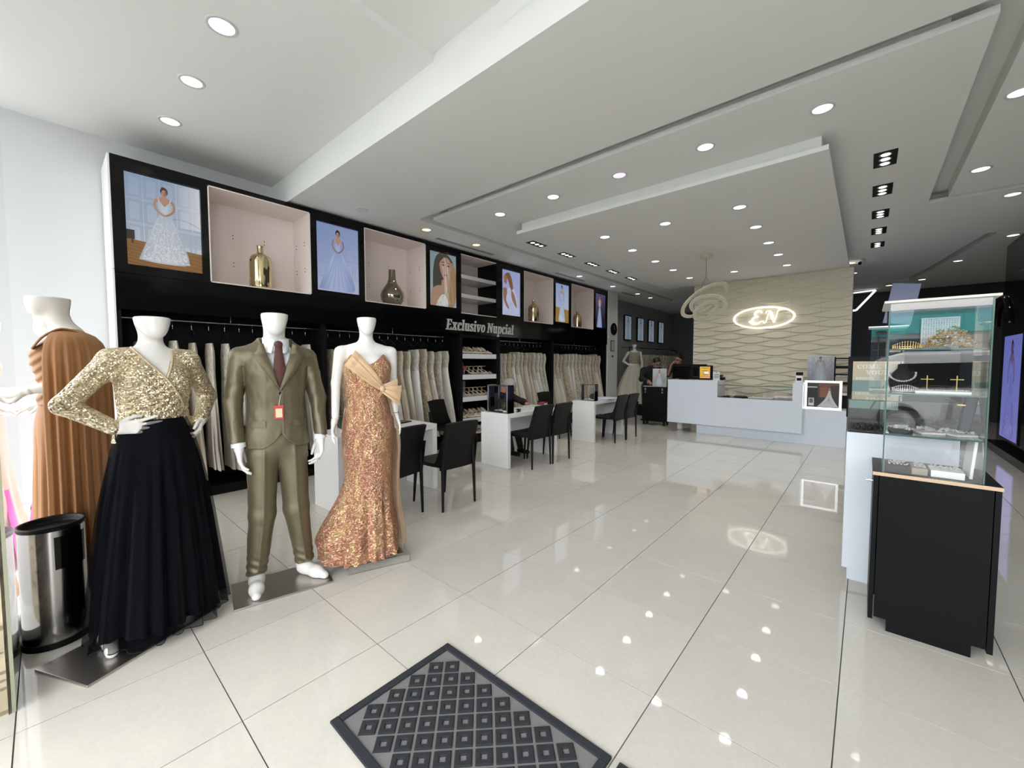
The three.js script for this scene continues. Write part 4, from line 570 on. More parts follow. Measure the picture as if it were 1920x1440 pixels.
{ const t = thing('light_mirror', 'square mirror-like picture frame with glowing white border on the counter', 'frame', [-0.565, 0.637, -8.93]), w = 0.52, h = 0.5, e = 0.035, gl = S({ color: lin(0.9, 0.9, 0.9), emissive: lin(1, 1, 1), emissiveIntensity: 1.15, roughness: 0.4 });
  part('glow_border', [bl(-w / 2, -w / 2 + e, 0, h, -0.01, 0.01), bl(w / 2 - e, w / 2, 0, h, -0.01, 0.01), bl(-w / 2, w / 2, h - e, h, -0.01, 0.0102), bl(-w / 2, w / 2, 0, e, -0.01, 0.0102)], gl, t);
  const tx = canvasTex(192, 192, (c, W, H) => { c.fillStyle = '#2a2320'; c.fillRect(0, 0, W, H); c.fillStyle = '#6e4634'; c.fillRect(70, 0, 122, 110); c.fillStyle = '#8a5a40'; c.fillRect(80, 34, 44, 80); c.fillStyle = '#3a2a20'; c.fillRect(140, 20, 52, 90); c.fillStyle = '#0a0a0a'; c.fillRect(0, 40, 62, 100); c.fillStyle = '#c9c6c0'; c.fillRect(0, 30, 62, 10);
    c.fillStyle = '#d5d0d2'; c.beginPath(); c.moveTo(128, 60); c.lineTo(142, 60); c.quadraticCurveTo(140, 110, 190, 188); c.lineTo(62, 188); c.quadraticCurveTo(126, 120, 128, 60); c.fill(); c.strokeStyle = '#9a9298'; for (let i = 0; i < 9; i++) { c.beginPath(); c.moveTo(134, 110); c.quadraticCurveTo(130, 150, 66 + i * 15, 188); c.stroke(); } c.fillStyle = '#b88a6c'; c.beginPath(); c.ellipse(135, 48, 7, 9, 0, 0, 7); c.fill(); c.fillStyle = '#d8d8d6'; c.fillRect(10, 120, 34, 62); c.fillStyle = '#5a6464'; c.fillRect(16, 126, 22, 34); });
  part('picture', new THREE.PlaneGeometry(w - 2 * e, h - 2 * e).translate(0, h / 2, 0.002), print(tx), t); part('back', bl(-w / 2 + e, w / 2 - e, e, h - e, -0.01, -0.002), M.black, t);
  const L = new THREE.RectAreaLight(lin(1, 1, 1), 0.5, w, h); L.position.set(-0.59, 0.886, -8.905); L.lookAt(-0.59, 0.886, 0); L.name = 'frame_light'; scene.add(L); }
{ const t = thing('counter_poster', 'upright photo of a bride from behind above the glowing frame', 'poster', [-0.66, 0.9, -9.6]); part('board', bx(0.4, 0.68, 0.008, 0, 0.34, 0), M.paper, t); const p = part('photo', new THREE.PlaneGeometry(0.39, 0.46).translate(0, 0.44, 0.0048), print(pic(128, 160, { kind: 'gown', s: 9, bg: ['#cfd4dc', '#8d8690'], panel: 'rgba(110,105,115,.6)', dress: ['#b9c2c6', '#8a949a'], top: 0.02, hem: 0.98, flare: 0.3, hair: '#1c1410', skin: '#a88878', arms: 'down' })), t); }
{ const t = thing('paper_trays', 'black stacked paper trays right of the bride photo', 'tray', [-0.325, 0.9, -9.62]); for (const y of [0.15, 0.3, 0.45, 0.6]) part('tray', [bx(0.24, 0.006, 0.2, 0, y, 0), bx(0.006, 0.05, 0.2, -0.12, y + 0.02, 0), bx(0.006, 0.05, 0.2, 0.12, y + 0.02, 0), bx(0.24, 0.05, 0.006, 0, y + 0.02, -0.1)], M.black, t); for (const [x, z] of [[-0.12, -0.1], [0.12, -0.1], [-0.12, 0.1], [0.12, 0.1]]) part('post', rod([x, 0, z], [x, 0.66, z], 0.006), M.black, t); for (const y of [0.3, 0.6]) part('sheets', bx(0.2, 0.015, 0.18, 0, y + 0.011, 0), M.paper, t); }

// lit EN oval sign
{
  const t = thing('oval_sign', 'glowing white oval with the letters EN on the wave wall', 'sign', [-1.69, 2.41, -10.06]), gl = S({ color: lin(0.9, 0.9, 0.85), emissive: lin(1, 0.985, 0.9), emissiveIntensity: 1.0, roughness: 0.4 });
  const sh = new THREE.Shape(); sh.absellipse(0, 0, 0.57, 0.235, 0, Math.PI * 2); const ho = new THREE.Path(); ho.absellipse(0, 0, 0.53, 0.198, 0, Math.PI * 2); sh.holes.push(ho);
  part('oval_ring', new THREE.ExtrudeGeometry(sh, { depth: 0.03, bevelEnabled: false, curveSegments: 64 }).translate(0, 0, 0.02), gl, t);
  // flowing capital letters drawn as thick and thin strokes
  const stroke = (pts, w) => { const c = new THREE.CatmullRomCurve3(pts.map(([x, y]) => V(x, y, 0))), L = [], R = [], n = 40; for (let i = 0; i <= n; i++) { const u = i / n, p = c.getPoint(u), d = c.getTangent(u), k = w(u); L.push(new THREE.Vector2(p.x - d.y * k, p.y + d.x * k)); R.push(new THREE.Vector2(p.x + d.y * k, p.y - d.x * k)); } return new THREE.ExtrudeGeometry(new THREE.Shape([...L, ...R.reverse()]), { depth: 0.025, bevelEnabled: false }).translate(0, 0, 0.02); };
  const E = [stroke([[-0.02, 0.115], [-0.05, 0.145], [-0.11, 0.14], [-0.15, 0.09], [-0.13, 0.04], [-0.08, 0.022]], (u) => 0.006 + 0.015 * Math.sin(u * Math.PI)), stroke([[-0.08, 0.022], [-0.17, 0.005], [-0.2, -0.06], [-0.16, -0.115], [-0.09, -0.115], [-0.03, -0.07]], (u) => 0.006 + 0.018 * Math.sin(u * Math.PI)), sph(0.018, -0.03, 0.108, 0.033, 14, 10), sph(0.022, -0.245, -0.07, 0.033, 14, 10), stroke([[-0.245, -0.085], [-0.21, -0.115], [-0.16, -0.115]], () => 0.01)];
  const N = [stroke([[-0.005, -0.075], [0.02, -0.115], [0.055, -0.09], [0.075, 0.0], [0.1, 0.09], [0.12, 0.115]], (u) => 0.008), sph(0.018, 0.0, -0.08, 0.033, 14, 10), stroke([[0.1, 0.13], [0.13, 0.11], [0.165, 0.0], [0.2, -0.115]], (u) => 0.014 + 0.014 * Math.sin(u * Math.PI)), stroke([[0.2, -0.115], [0.235, 0.0], [0.262, 0.11], [0.29, 0.15], [0.33, 0.155]], (u) => 0.008 + 0.004 * u), stroke([[0.04, 0.085], [0.07, 0.13], [0.11, 0.13]], () => 0.008)];
  part('letter_e', E, gl, t); part('letter_n', N, gl, t);
  const p = new THREE.RectAreaLight(lin(1, 0.98, 0.9), 0.5, 1.1, 0.45); p.position.set(-1.69, 2.41, -9.99); p.lookAt(-1.69, 2.41, 0); p.name = 'sign_light'; scene.add(p);
}
// pendant of looping rings
{
  const t = thing('ring_pendant', 'cream pendant lamp of three looping rings on thin wires', 'pendant lamp', [-2.09, 3.258, -7.37]), m = S({ color: lin(0.66, 0.62, 0.48), roughness: 0.4 });
  part('canopy', [cyl(0.085, 0.085, 0.05, 0, -0.025, 0, 32), cyl(0.1, 0.1, 0.006, 0, -0.052, 0, 32)], m, t);
  const band = (cx, cy, cz, a, b, q) => { const sh = new THREE.Shape(); sh.absellipse(0, 0, a, b, 0, Math.PI * 2); const ho = new THREE.Path(); ho.absellipse(0, 0, a - 0.058, b - 0.058, 0, Math.PI * 2); sh.holes.push(ho); return new THREE.ExtrudeGeometry(sh, { depth: 0.012, bevelEnabled: true, bevelSize: 0.004, bevelThickness: 0.004, bevelSegments: 2, curveSegments: 48 }).rotateX(-Math.PI / 2).applyMatrix4(new THREE.Matrix4().makeRotationFromEuler(new THREE.Euler(...q, 'ZXY'))).translate(cx, cy, cz); };
  part('ring', band(0.05, -0.85, 0.02, 0.29, 0.29, [-0.5, 0, 0.14]), m, t); part('ring', band(-0.02, -0.76, 0, 0.42, 0.30, [-0.4, 0, 0.6]), m, t); part('ring', band(-0.0, -0.93, -0.03, 0.22, 0.2, [-0.45, 0, 0.66]), m, t);
  part('wire', [[0.24, -0.76, 0.1], [-0.24, -0.88, -0.12], [0.1, -0.7, -0.2], [-0.12, -0.8, 0.2], [0.02, -0.84, 0.24], [-0.2, -0.85, 0.05]].map((p) => rod([0, -0.36, 0], p, 0.0012, 0.0012, 5)).concat([rod([0, -0.05, 0], [0, -0.36, 0], 0.003, 0.003, 6)]), M.black, t);
}
// black rolling case and its picture
{
  const t = thing('trolley_case', 'black rolling make-up case with silver latches left of the counter', 'case', [-3.72, 0, -9.42]); part('body', rb(0.56, 0.77, 0.26, 0.015, 0, 0.485, 0), M.black, t); part('lid', rb(0.57, 0.05, 0.27, 0.012, 0, 0.875, 0), M.black, t); for (const x of [-0.2, 0.2]) { const l = part('latch', rb(0.035, 0.06, 0.012, 0.004, x, 0.84, 0.135), M.chrome, t); part('latch_plate', rb(0.03, 0.035, 0.01, 0.003, x, 0.77, 0.133), M.chrome, l); }
  for (const x of [-0.24, 0.24]) for (const z of [-0.1, 0.1]) { part('wheel', cyl(0.04, 0.04, 0.03, 0, 0, 0, 18).rotateZ(Math.PI / 2).translate(x, 0.04, z), M.blackmatt, t); part('wheel_fork', bx(0.05, 0.05, 0.03, x, 0.085, z), M.black, t); } part('base_rail', rb(0.62, 0.03, 0.3, 0.01, 0, 0.105, 0), M.black, t);
}
{ const t = thing('bride_picture', 'white framed photo of a bride standing on the rolling case', 'poster', [-3.62, 0.9, -9.36]); part('board', rb(0.32, 0.42, 0.012, 0.003, 0, 0.21, -0.007), M.paper, t); part('photo', new THREE.PlaneGeometry(0.3, 0.4).translate(0, 0.21, 0.0005), print(pic(112, 144, { kind: 'gown', s: 11, bg: ['#e4e6e8', '#9a9ea2'], floor: '#c8c8ca', dress: ['#dfe6ea', '#a9b4ba'], top: 0.06, hem: 0.98, flare: 0.34, hair: '#4a3a34', long: 1, arms: 'down' })), t); }
solid('order_pad', bx(0.22, 0.008, 0.16), M.paper, 'open white order pad under the writing hand on the case', 'notepad', [-3.88, 0.904, -9.4], 0.1);

// ---------- jewellery cases at the right ----------
{
  const wood = Ph({ color: lin(0.004, 0.0043, 0.005), roughness: 0.42, specularIntensity: 0.28, bumpMap: dataTex(256, 256, (u, v) => { const a = 0.5 + 0.5 * smoothNoise(u * 90, v * 3, 2); return [a, a, a]; }), bumpScale: 0.0006 }), x0 = 0.047, x1 = 0.498, zf = -2.92, zb = -3.36;
  const t = thing('jewellery_showcase', 'upright glass jewellery showcase on a black wooden base, front right', 'showcase', [0.272, 0, -3.14]);
  wpart('front_board', [bl(x0 + 0.024, x1 - 0.024, 0.062, 0.838, zf - 0.02, zf), bl(x0 + 0.075, x1 - 0.07, 0, 0.062, zf - 0.02, zf)], wood, t); wpart('side_board', bl(x0, x0 + 0.02, 0.045, 0.838, zb, zf), wood, t); wpart('side_board', bl(x1 - 0.02, x1, 0.045, 0.838, zb, zf), wood, t); wpart('back_board', bl(x0 + 0.02, x1 - 0.02, 0.0, 0.838, zb, zb + 0.018), wood, t);
  wpart('base_top', bl(x0 - 0.004, x1 + 0.004, 0.838, 0.856, zb, zf - 0.003), wood, t); wpart('edge_band', rbl(x0 - 0.004, x1 + 0.004, 0.838, 0.856, zf - 0.003, zf + 0.004, 0.001), S({ color: lin(0.62, 0.45, 0.30), roughness: 0.4 }), t);
  wpart('bolt', rod([x0 - 0.03, 0.79, -3.0], [x0, 0.79, -3.0], 0.007), M.chrome, t);
  const gx0 = 0.082, gx1 = 0.44, gz1 = zf - 0.012, gz0 = zb + 0.03, gy = 0.857, gt = 1.75;
  wpart('front_glass', bl(gx0, gx1, gy, gt, gz1 - 0.005, gz1), M.glass, t); wpart('side_glass', bl(gx0, gx0 + 0.005, gy, gt, gz0, gz1 - 0.006), M.glass, t); wpart('side_glass', bl(gx1 - 0.005, gx1, gy, gt, gz0, gz1 - 0.006), M.glass, t); wpart('back_glass', bl(gx0, gx1, gy, gt, gz0 - 0.006, gz0 - 0.001), M.glass, t);
  for (const x of [gx0, gx1]) wpart('glass_edge', bl(x - 0.003, x + 0.003, gy, gt, gz1 - 0.001, gz1 + 0.002), M.glassEdge, t);
  for (const y of [1.51, 1.278, 1.062]) { const s = wpart('glass_shelf', bl(gx0 + 0.006, gx1 - 0.006, y - 0.004, y + 0.004, gz0, gz1 - 0.012), M.glass, t); const e = bl(gx0 + 0.006, gx1 - 0.006, y - 0.004, y + 0.004, gz1 - 0.012, gz1 - 0.009); e.translate(-t.position.x, 0, -t.position.z); part('shelf_edge', e, M.glassEdge, s); }
  wpart('lid', rbl(x0 + 0.012, 0.462, gt + 0.001, gt + 0.014, gz0 - 0.02, zf + 0.01, 0.003), S({ color: lin(0.72, 0.70, 0.66), roughness: 0.4 }), t);
}
const tiaraGeo = (r, teeth, h) => { const g = []; for (let i = 0; i <= teeth; i++) { const a = lerp(-1.25, 1.25, i / teeth), k = h * (0.45 + 0.55 * Math.cos(a) * Math.cos(a)), x = r * Math.sin(a), z = r * Math.cos(a); g.push(rod([x, 0, z], [x * 1.04, k, z * 1.04], 0.003, 0.001, 5), sph(0.004, x * 1.04, k, z * 1.04, 6, 5)); } g.push(tube([-1.3, -0.8, -0.3, 0.3, 0.8, 1.3].map((a) => [r * Math.sin(a), 0.003, r * Math.cos(a)]), 0.004, 24, 6), tube([-1.2, -0.8, -0.3, 0.3, 0.8, 1.2].map((a) => [r * Math.sin(a), h * 0.35, r * Math.cos(a)]), 0.0025, 24, 5)); return merge(g); };
function tiara(x, y, z, r, h, m, label, turn = 0) { const t = thing('tiara', label, 'tiara', [x, y + 0.002, z], turn, 'tiaras in the showcase'); part('band', tiaraGeo(r, 14, h), m, t); }
tiara(0.165, 1.5145, -3.17, 0.06, 0.04, M.gold, 'golden spiked crown at the left of the top glass shelf');
{ const t = thing('flower_wreath', 'mound of gold and crystal hair ornaments on the top shelf', 'hair ornament', [0.325, 1.515, -3.12]); const g = [], s = []; for (let i = 0; i < 380; i++) { const a = rr(0, 6.28), q = Math.sqrt(rnd()), x = Math.cos(a) * q * 0.098, z = Math.sin(a) * q * 0.09, y = 0.011 + (0.12 - 0.02 * rnd()) * Math.max(0.04, 1 - q * q) * rnd() ** 0.4; (i % 3 ? g : s).push(new THREE.OctahedronGeometry(rr(0.004, 0.009)).rotateX(rnd() * 3).rotateZ(rnd() * 3).translate(x, y, z)); } part('gold_leaves', g, M.gold, t); part('crystals', s, M.silver, t); t.children.forEach((c) => { c.userData.kind = 'stuff'; }); }
{ const t = thing('hair_comb_display', 'small upright display covered with crystals behind the gold wreath', 'display', [0.30, 1.5145, -3.28]); const g = []; for (let i = 0; i < 14; i++) for (let j = 0; j < 17; j++) g.push(new THREE.OctahedronGeometry(0.0042).rotateX(i).rotateY(j).translate(-0.065 + i * 0.01, 0.008 + j * 0.01, 0.004)); part('plate', bx(0.15, 0.18, 0.005, 0, 0.09, 0), S({ color: lin(0.3, 0.3, 0.32), roughness: 0.3, metalness: 0.7 }), t); part('crystals', g, M.silver, t).userData.kind = 'stuff'; }
tiara(0.16, 1.2825, -3.12, 0.05, 0.035, M.silver, 'silver leaf tiara before the black bust');
{ const t = thing('velvet_bust', 'black velvet necklace bust on the second glass shelf', 'bust', [0.155, 1.2828, -3.24]); part('bust', lathe([[0, 0], [0.05, 0], [0.052, 0.02], [0.06, 0.06], [0.045, 0.1], [0.022, 0.125], [0.02, 0.15], [0, 0.155]], 24), M.blackmatt, t); const b = []; for (let i = 0; i < 18; i++) { const a = -1.6 + i * 0.19; b.push(sph(0.006, 0.055 * Math.sin(a), 0.1 - 0.045 * Math.cos(a) * 1.0, 0.05 * Math.cos(a) + 0.01, 8, 6)); } part('necklace', b, M.silver, t); }
for (const [x, l] of [[0.25, 'golden cross stand in the middle of the second shelf'], [0.36, 'golden hook stand at the right of the second shelf']]) { const t = thing('earring_stand', l, 'stand', [x, 1.2825, -3.15], 0, 'golden stands in the showcase'); part('post', rod([0, 0, 0], [0, 0.09, 0], 0.003), M.gold, t); part('cross_bar', rod([-0.025, 0.07, 0], [0.025, 0.07, 0], 0.0025), M.gold, t); part('foot', cyl(0.02, 0.022, 0.006, 0, 0.003, 0), M.gold, t); }
{ const t = thing('crystal_belt', 'silver crystal belt lying across a white pad on the second shelf', 'belt', [0.3, 1.2825, -3.05], -0.12); part('pad', rb(0.2, 0.012, 0.07, 0.003, 0, 0.006, 0), M.white, t); const g = []; for (let i = 0; i < 40; i++) g.push(new THREE.OctahedronGeometry(0.006).rotateX(i).rotateZ(i * 2).translate(-0.09 + (i % 20) * 0.0095, 0.016, i < 20 ? 0.012 : -0.006)); part('crystals', g, M.silver, t); }
[[0.15, 'crumple of crystal trimming at the left of the third shelf'], [0.25, 'crumple of crystal trimming in the middle of the third shelf'], [0.35, 'crumple of crystal trimming at the right of the third shelf']].forEach(([x, l], k) => { const t = thing('crystal_trim', l, 'trimming', [x, 1.0665, -3.1], k * 0.3, 'crystal trimmings'); part('pad', rb(0.095, 0.01, 0.16, 0.002, 0, 0.005, 0), k ? M.plastic : M.blackmatt, t); const g = []; for (let i = 0; i < 90; i++) { const a = i * 0.31; g.push(new THREE.OctahedronGeometry(0.0055).rotateX(i).rotateY(i * 1.3).translate(0.035 * Math.sin(a) * Math.cos(i * 0.07), 0.016 + 0.008 * Math.abs(Math.sin(i * 1.7)), -0.07 + i * 0.0016)); } part('crystals', g, M.silver, t).userData.kind = 'stuff'; });
{ const t = thing('necklace_holder', 'tall dark slanted necklace holder at the right of the showcase', 'stand', [0.375, 1.073, -3.12]); part('holder', rb(0.05, 0.2, 0.04, 0.012, 0, 0.1, 0).rotateZ(-0.12).translate(0.012, 0, 0), S({ color: lin(0.012, 0.02, 0.03), roughness: 0.5 }), t); part('clasp', rb(0.03, 0.008, 0.044, 0.002, 0.0, 0.15, 0), M.gold, t); }
[[0.145, 0.1, M.blackmatt, 'black tray of chains at the lower left of the showcase'], [0.225, 0.06, S({ color: lin(0.32, 0.29, 0.22), roughness: 0.6 }), 'olive tray of pearls beside the black chain tray'], [0.325, 0.12, M.white, 'white box tray of silver chains at the bottom right of the showcase']].forEach(([x, w, m, l], k) => { const t = thing('chain_tray', l, 'tray', [x, 0.857, -3.04], 0, 'trays at the bottom of the showcase'); part('tray', rb(w, 0.035, 0.14, 0.003, 0, 0.0175, 0), m, t); const g = []; for (let i = 0; i < 50; i++) g.push(sph(0.0045, lerp(-w / 2 + 0.01, w / 2 - 0.01, rnd()), 0.038 + 0.006 * rnd(), lerp(-0.055, 0.055, rnd()), 7, 5)); part('chains', g, M.silver, t); });
{ const t = thing('white_display_board', 'slanting white display board leaning inside the showcase at the right', 'board', [0.41, 0.857, -3.12]); part('board', rb(0.012, 0.19, 0.2, 0.002, 0, 0.097, 0).rotateZ(-0.07), M.white, t); }
// lower white counter with glass top behind it
{
  const t = thing('display_counter', 'white jewellery counter with glass top behind the showcase', 'counter', [0.16, 0, -4.35]); wpart('body', bl(-0.085, 0.42, 0.085, 0.99, -5.25, -3.45), M.counter, t); wpart('toe_base', bl(-0.058, 0.4, 0, 0.085, -5.2, -3.48), M.counter, t); wpart('velvet_top', bl(-0.08, 0.415, 0.99, 1.0, -5.24, -3.455), M.blackmatt, t);
  wpart('glass_front', bl(-0.083, 0.418, 1.0, 1.2, -3.46, -3.455), M.glass, t); wpart('glass_side', bl(-0.085, -0.08, 1.0, 1.2, -5.25, -3.46), M.glass, t); wpart('glass_top', bl(-0.085, 0.42, 1.2, 1.206, -5.25, -3.452), M.glass, t); wpart('glass_edge', [bl(-0.085, 0.42, 1.2, 1.206, -3.452, -3.449)], M.glassEdge, t);
}
{ const t = thing('bead_bed', 'dark sparkling beads spread on the velvet of the white counter', 'beads', [0.03, 1.0, -3.75]); const g = []; for (let i = 0; i < 260; i++) g.push(new THREE.OctahedronGeometry(rr(0.004, 0.009)).rotateX(rnd() * 3).translate(rr(-0.1, 0.12), 0.011, rr(-0.2, 0.26))); const m = part('beads', g, S({ color: lin(0.05, 0.05, 0.05), roughness: 0.2, metalness: 0.6 }), t); m.userData.kind = 'stuff'; }
{ const tx = canvasTex(160, 256, (c, w, h) => { bride(c, w, h, { kind: 'gown', s: 13, bg: ['#e0c8a8', '#9ab4b0'], dress: ['#cfd8d4', '#9aa8a4'], top: 0.3, hem: 1.0, flare: 0.28, cx: 0.82, hair: '#3a2a24', arms: 'down' }); c.fillStyle = 'rgba(110,150,145,.75)'; c.fillRect(0, 90, 100, 166); c.strokeStyle = '#5a5048'; c.lineWidth = 7; c.beginPath(); c.moveTo(128, 70); c.quadraticCurveTo(100, 150, 60, 240); c.stroke(); c.fillStyle = '#f2efe6'; c.font = 'bold 27px serif'; c.fillText('COME', 14, 34); c.fillText('YOUR', 46, 62); c.font = 'bold 17px serif'; c.fillText('BRIDES', 10, 86); });
  const t = thing('bridal_poster', 'black framed bridal poster with pale lettering behind the white counter', 'poster', [0.06, 0, -5.6]); part('frame', rb(0.42, 0.64, 0.02, 0.004, 0, 1.19, -0.012), M.black, t); part('print', new THREE.PlaneGeometry(0.36, 0.56).translate(0.01, 1.18, 0), print(tx), t); part('stand', [rod([0, 0, -0.03], [0, 0.9, -0.03], 0.015), cyl(0.16, 0.17, 0.015, 0, 0.008, -0.03)], M.black, t); }
{ const t = thing('glass_tower', 'slim glass display tower seen left of the jewellery showcase', 'showcase', [0.12, 1.207, -4.55]); const w = 0.2, h = 0.52; part('glass', [bl(-w / 2, w / 2, 0, h, 0.098, 0.1), bl(-w / 2, -w / 2 + 0.004, 0, h, -0.1, 0.098), bl(w / 2 - 0.004, w / 2, 0, h, -0.1, 0.098)], M.glass, t); for (const y of [0.16, 0.34]) part('shelf', bl(-w / 2 + 0.005, w / 2 - 0.005, y, y + 0.006, -0.09, 0.095), M.glass, t); part('lid', rbl(-w / 2 - 0.02, w / 2 + 0.02, h, h + 0.012, -0.11, 0.115), M.white, t); part('base', rbl(-w / 2, w / 2, 0, 0.02, -0.1, 0.1), M.white, t); }
{ const t = thing('leaning_poster', 'lilac poster board leaning behind the jewellery showcase', 'poster', [0.17, 1.74, -4.6]); part('board', rb(0.17, 0.33, 0.01, 0.002, 0, 0.165, 0).rotateZ(-0.16).rotateX(-0.1).translate(0.0, 0.02, 0.03), S({ map: canvasTex(64, 80, (c, w, h) => { const g = c.createLinearGradient(0, 0, w, h); g.addColorStop(0, '#2c3a58'); g.addColorStop(0.5, '#5c6480'); g.addColorStop(1, '#4a4466'); c.fillStyle = g; c.fillRect(0, 0, w, h); c.fillStyle = '#c8bcc8'; c.beginPath(); c.ellipse(34, 46, 9, 26, 0.2, 0, 7); c.fill(); }), roughness: 0.3 }), t); }
// black column with tall lit screen, right edge
{
  const t = thing('black_column', 'glossy black column at the right picture edge', 'column', [2.0, 0, -10.0]); wpart('body', bl(1.72, 2.4, 0, 3.405, -10.75, -8.0), M.gloss, t); wpart('foot', bl(1.6, 2.4, 0, 0.12, -10.8, -8.0), M.gloss, t); wpart('arch', new THREE.TorusGeometry(0.45, 0.05, 10, 28, Math.PI).rotateY(Math.PI / 2).translate(1.72, 2.1, -10.75), M.gloss, t);
  const s = thing('tall_screen', 'tall violet lit screen of a bride on the black column', 'screen', [1.71, 0.25, -9.93]); part('bezel', bl(-0.004, 0.01, -0.03, 1.66, -0.55, 0.55), M.gloss, s); part('picture', new THREE.PlaneGeometry(1.02, 1.63).rotateY(-Math.PI / 2).translate(-0.006, 0.815, 0), lit(pic(200, 320, { kind: 'gown', s: 15, bg: ['#7f8ae8', '#9a9af0'], dress: ['#8f92e8', '#6c6cc8', '#b0b4ff'], skin: '#7a5a8a', hair: '#1c1030', long: 1, top: 0.06, hem: 0.97, flare: 0.34, arms: 'down', lace: 1 }), 0.5), s);
  const L = new THREE.RectAreaLight(lin(0.55, 0.55, 1), 0.5, 1.0, 1.6); L.position.set(1.69, 1.06, -9.93); L.lookAt(-5, 1.06, -9.93); L.name = 'tall_screen_light'; scene.add(L);
}
// zigzag light line and rear furniture
{ const t = thing('zigzag_light', 'thin white zigzag light line in the dark rear', 'light', [0, 0, -14.5]), gl = S({ color: lin(0.9, 0.9, 0.9), emissive: lin(1, 1, 1), emissiveIntensity: 1.1 }), k = 14.5 / 13, P = (x, y) => [x * k, 1.437 + (y - 1.437) * k, 0]; part('tube', [rod(P(-0.7, 3.13), P(0.1, 3.176), 0.018), rod(P(0.1, 3.176), P(-0.244, 2.729), 0.026), rod(P(-0.244, 2.729), P(-0.8, 2.73), 0.026)], gl, t); for (const x of [-0.6, 0.1]) part('hanger', rod(P(x, 3.17), [x * k, 3.405, 0], 0.004), M.black, t); }
struct('wall_partition', bl(-2.9, 4.2, 0, 3.405, -15.4, -15.2), M.blackwall);
// far left back room
[[-12.4], [-13.36], [-14.27], [-15.19]].forEach(([z], k) => { const t = thing('lit_poster', ['first', 'second', 'third', 'fourth'][k] + ' narrow lit bridal poster from the left on the rear wall', 'poster', [-5.88, 2.2, z], 0, 'rear wall posters'); part('frame', rb(0.04, 0.8, 0.5, 0.004, 0.02, 0.39, 0), M.black, t); part('picture', new THREE.PlaneGeometry(0.44, 0.74).rotateY(Math.PI / 2).translate(0.0415, 0.39, 0), lit(pic(96, 160, { kind: 'gown', s: 20 + k, bg: ['#9ab0c4', '#c8d2da'], dress: ['#a8bcd6', '#7f94b4'], top: 0.05, hem: 0.98, flare: 0.3, hair: '#1c1410', skin: '#6a5048', arms: 'down' }), 0.34), t); });
{ const t = thing('rear_rail', 'dark dress rail along the rear left wall', 'rail', [-5.6, 0, -14]); part('rail', rod([0, 1.95, 2.0], [0, 1.95, -2.2], 0.0125), M.black, t); for (const z of [2.0, 0.6, -0.8, -2.2]) part('bracket', rod([0, 1.95, z], [-0.27, 1.95, z], 0.01), M.black, t); for (const z of [2.0, -2.2]) part('post', rod([0, 0, z], [0, 1.95, z], 0.014), M.black, t); }
for (let i = 0; i < 14; i++) { const m = [0, 4, 2][i % 3], v = i % 5; hangGown(-5.6, 1.737, -12.3 - i * 0.27, rr(-0.1, 0.1), v, m, nth[i] + ' dim gown from the left on the rear rail', 'gowns on the rear rail', 0.98); }
{ const t = thing('wall_clock', 'black round clock on the pale pier', 'clock', [-5.35, 2.394, -10.42]); part('face', cyl(0.155, 0.155, 0.03, 0, 0, 0, 36).rotateZ(Math.PI / 2).translate(0.016, 0, 0), M.black, t); part('rim', new THREE.TorusGeometry(0.158, 0.012, 10, 40).rotateY(Math.PI / 2).translate(0.025, 0, 0), M.gloss, t); part('hands', [bx(0.003, 0.1, 0.006, 0.033, 0.045, 0), bx(0.003, 0.006, 0.07, 0.033, 0, -0.03)], M.plastic, t); }
{ const t = thing('framed_notice', 'small dark framed notice under the clock', 'notice', [-5.349, 1.78, -10.38]); part('frame', rb(0.012, 0.3, 0.2, 0.003, 0.006, 0.15, 0), M.black, t); part('sheet', bx(0.003, 0.26, 0.16, 0.0125, 0.15, 0), M.plastic, t); }
[[1.6, 'pair of light switches under the framed notice'], [1.42, 'lower light switch on the pier']].forEach(([y, l], k) => { const t = thing('light_switch', l, 'switch', [-5.349, y, -10.38], 0, 'switches on the pier'); part('plate', rb(0.01, 0.08, 0.12, 0.002, 0.005, 0.04, 0), M.plastic, t); part('rocker', [bx(0.006, 0.05, 0.03, 0.012, 0.04, 0.025), bx(0.006, 0.05, 0.03, 0.012, 0.04, -0.025)], k ? M.white : M.black, t); });
{ const t = thing('alarm_sensor', 'small white sensor at the end of the black unit', 'sensor', [-5.349, 2.12, -10.16]); part('case', rb(0.03, 0.09, 0.05, 0.006, 0.015, 0.045, 0), M.white, t); part('lens', bx(0.004, 0.03, 0.03, 0.031, 0.05, 0), M.plastic, t); }
{ const t = thing('display_plinth', 'low black plinth under the distant bridal mannequin', 'plinth', [-5.05, 0, -11.3]); part('block', rb(1.1, 0.28, 0.9, 0.01, 0, 0.14, 0), M.black, t); part('top_edge', bx(1.11, 0.01, 0.91, 0, 0.285, 0), M.gloss, t); }

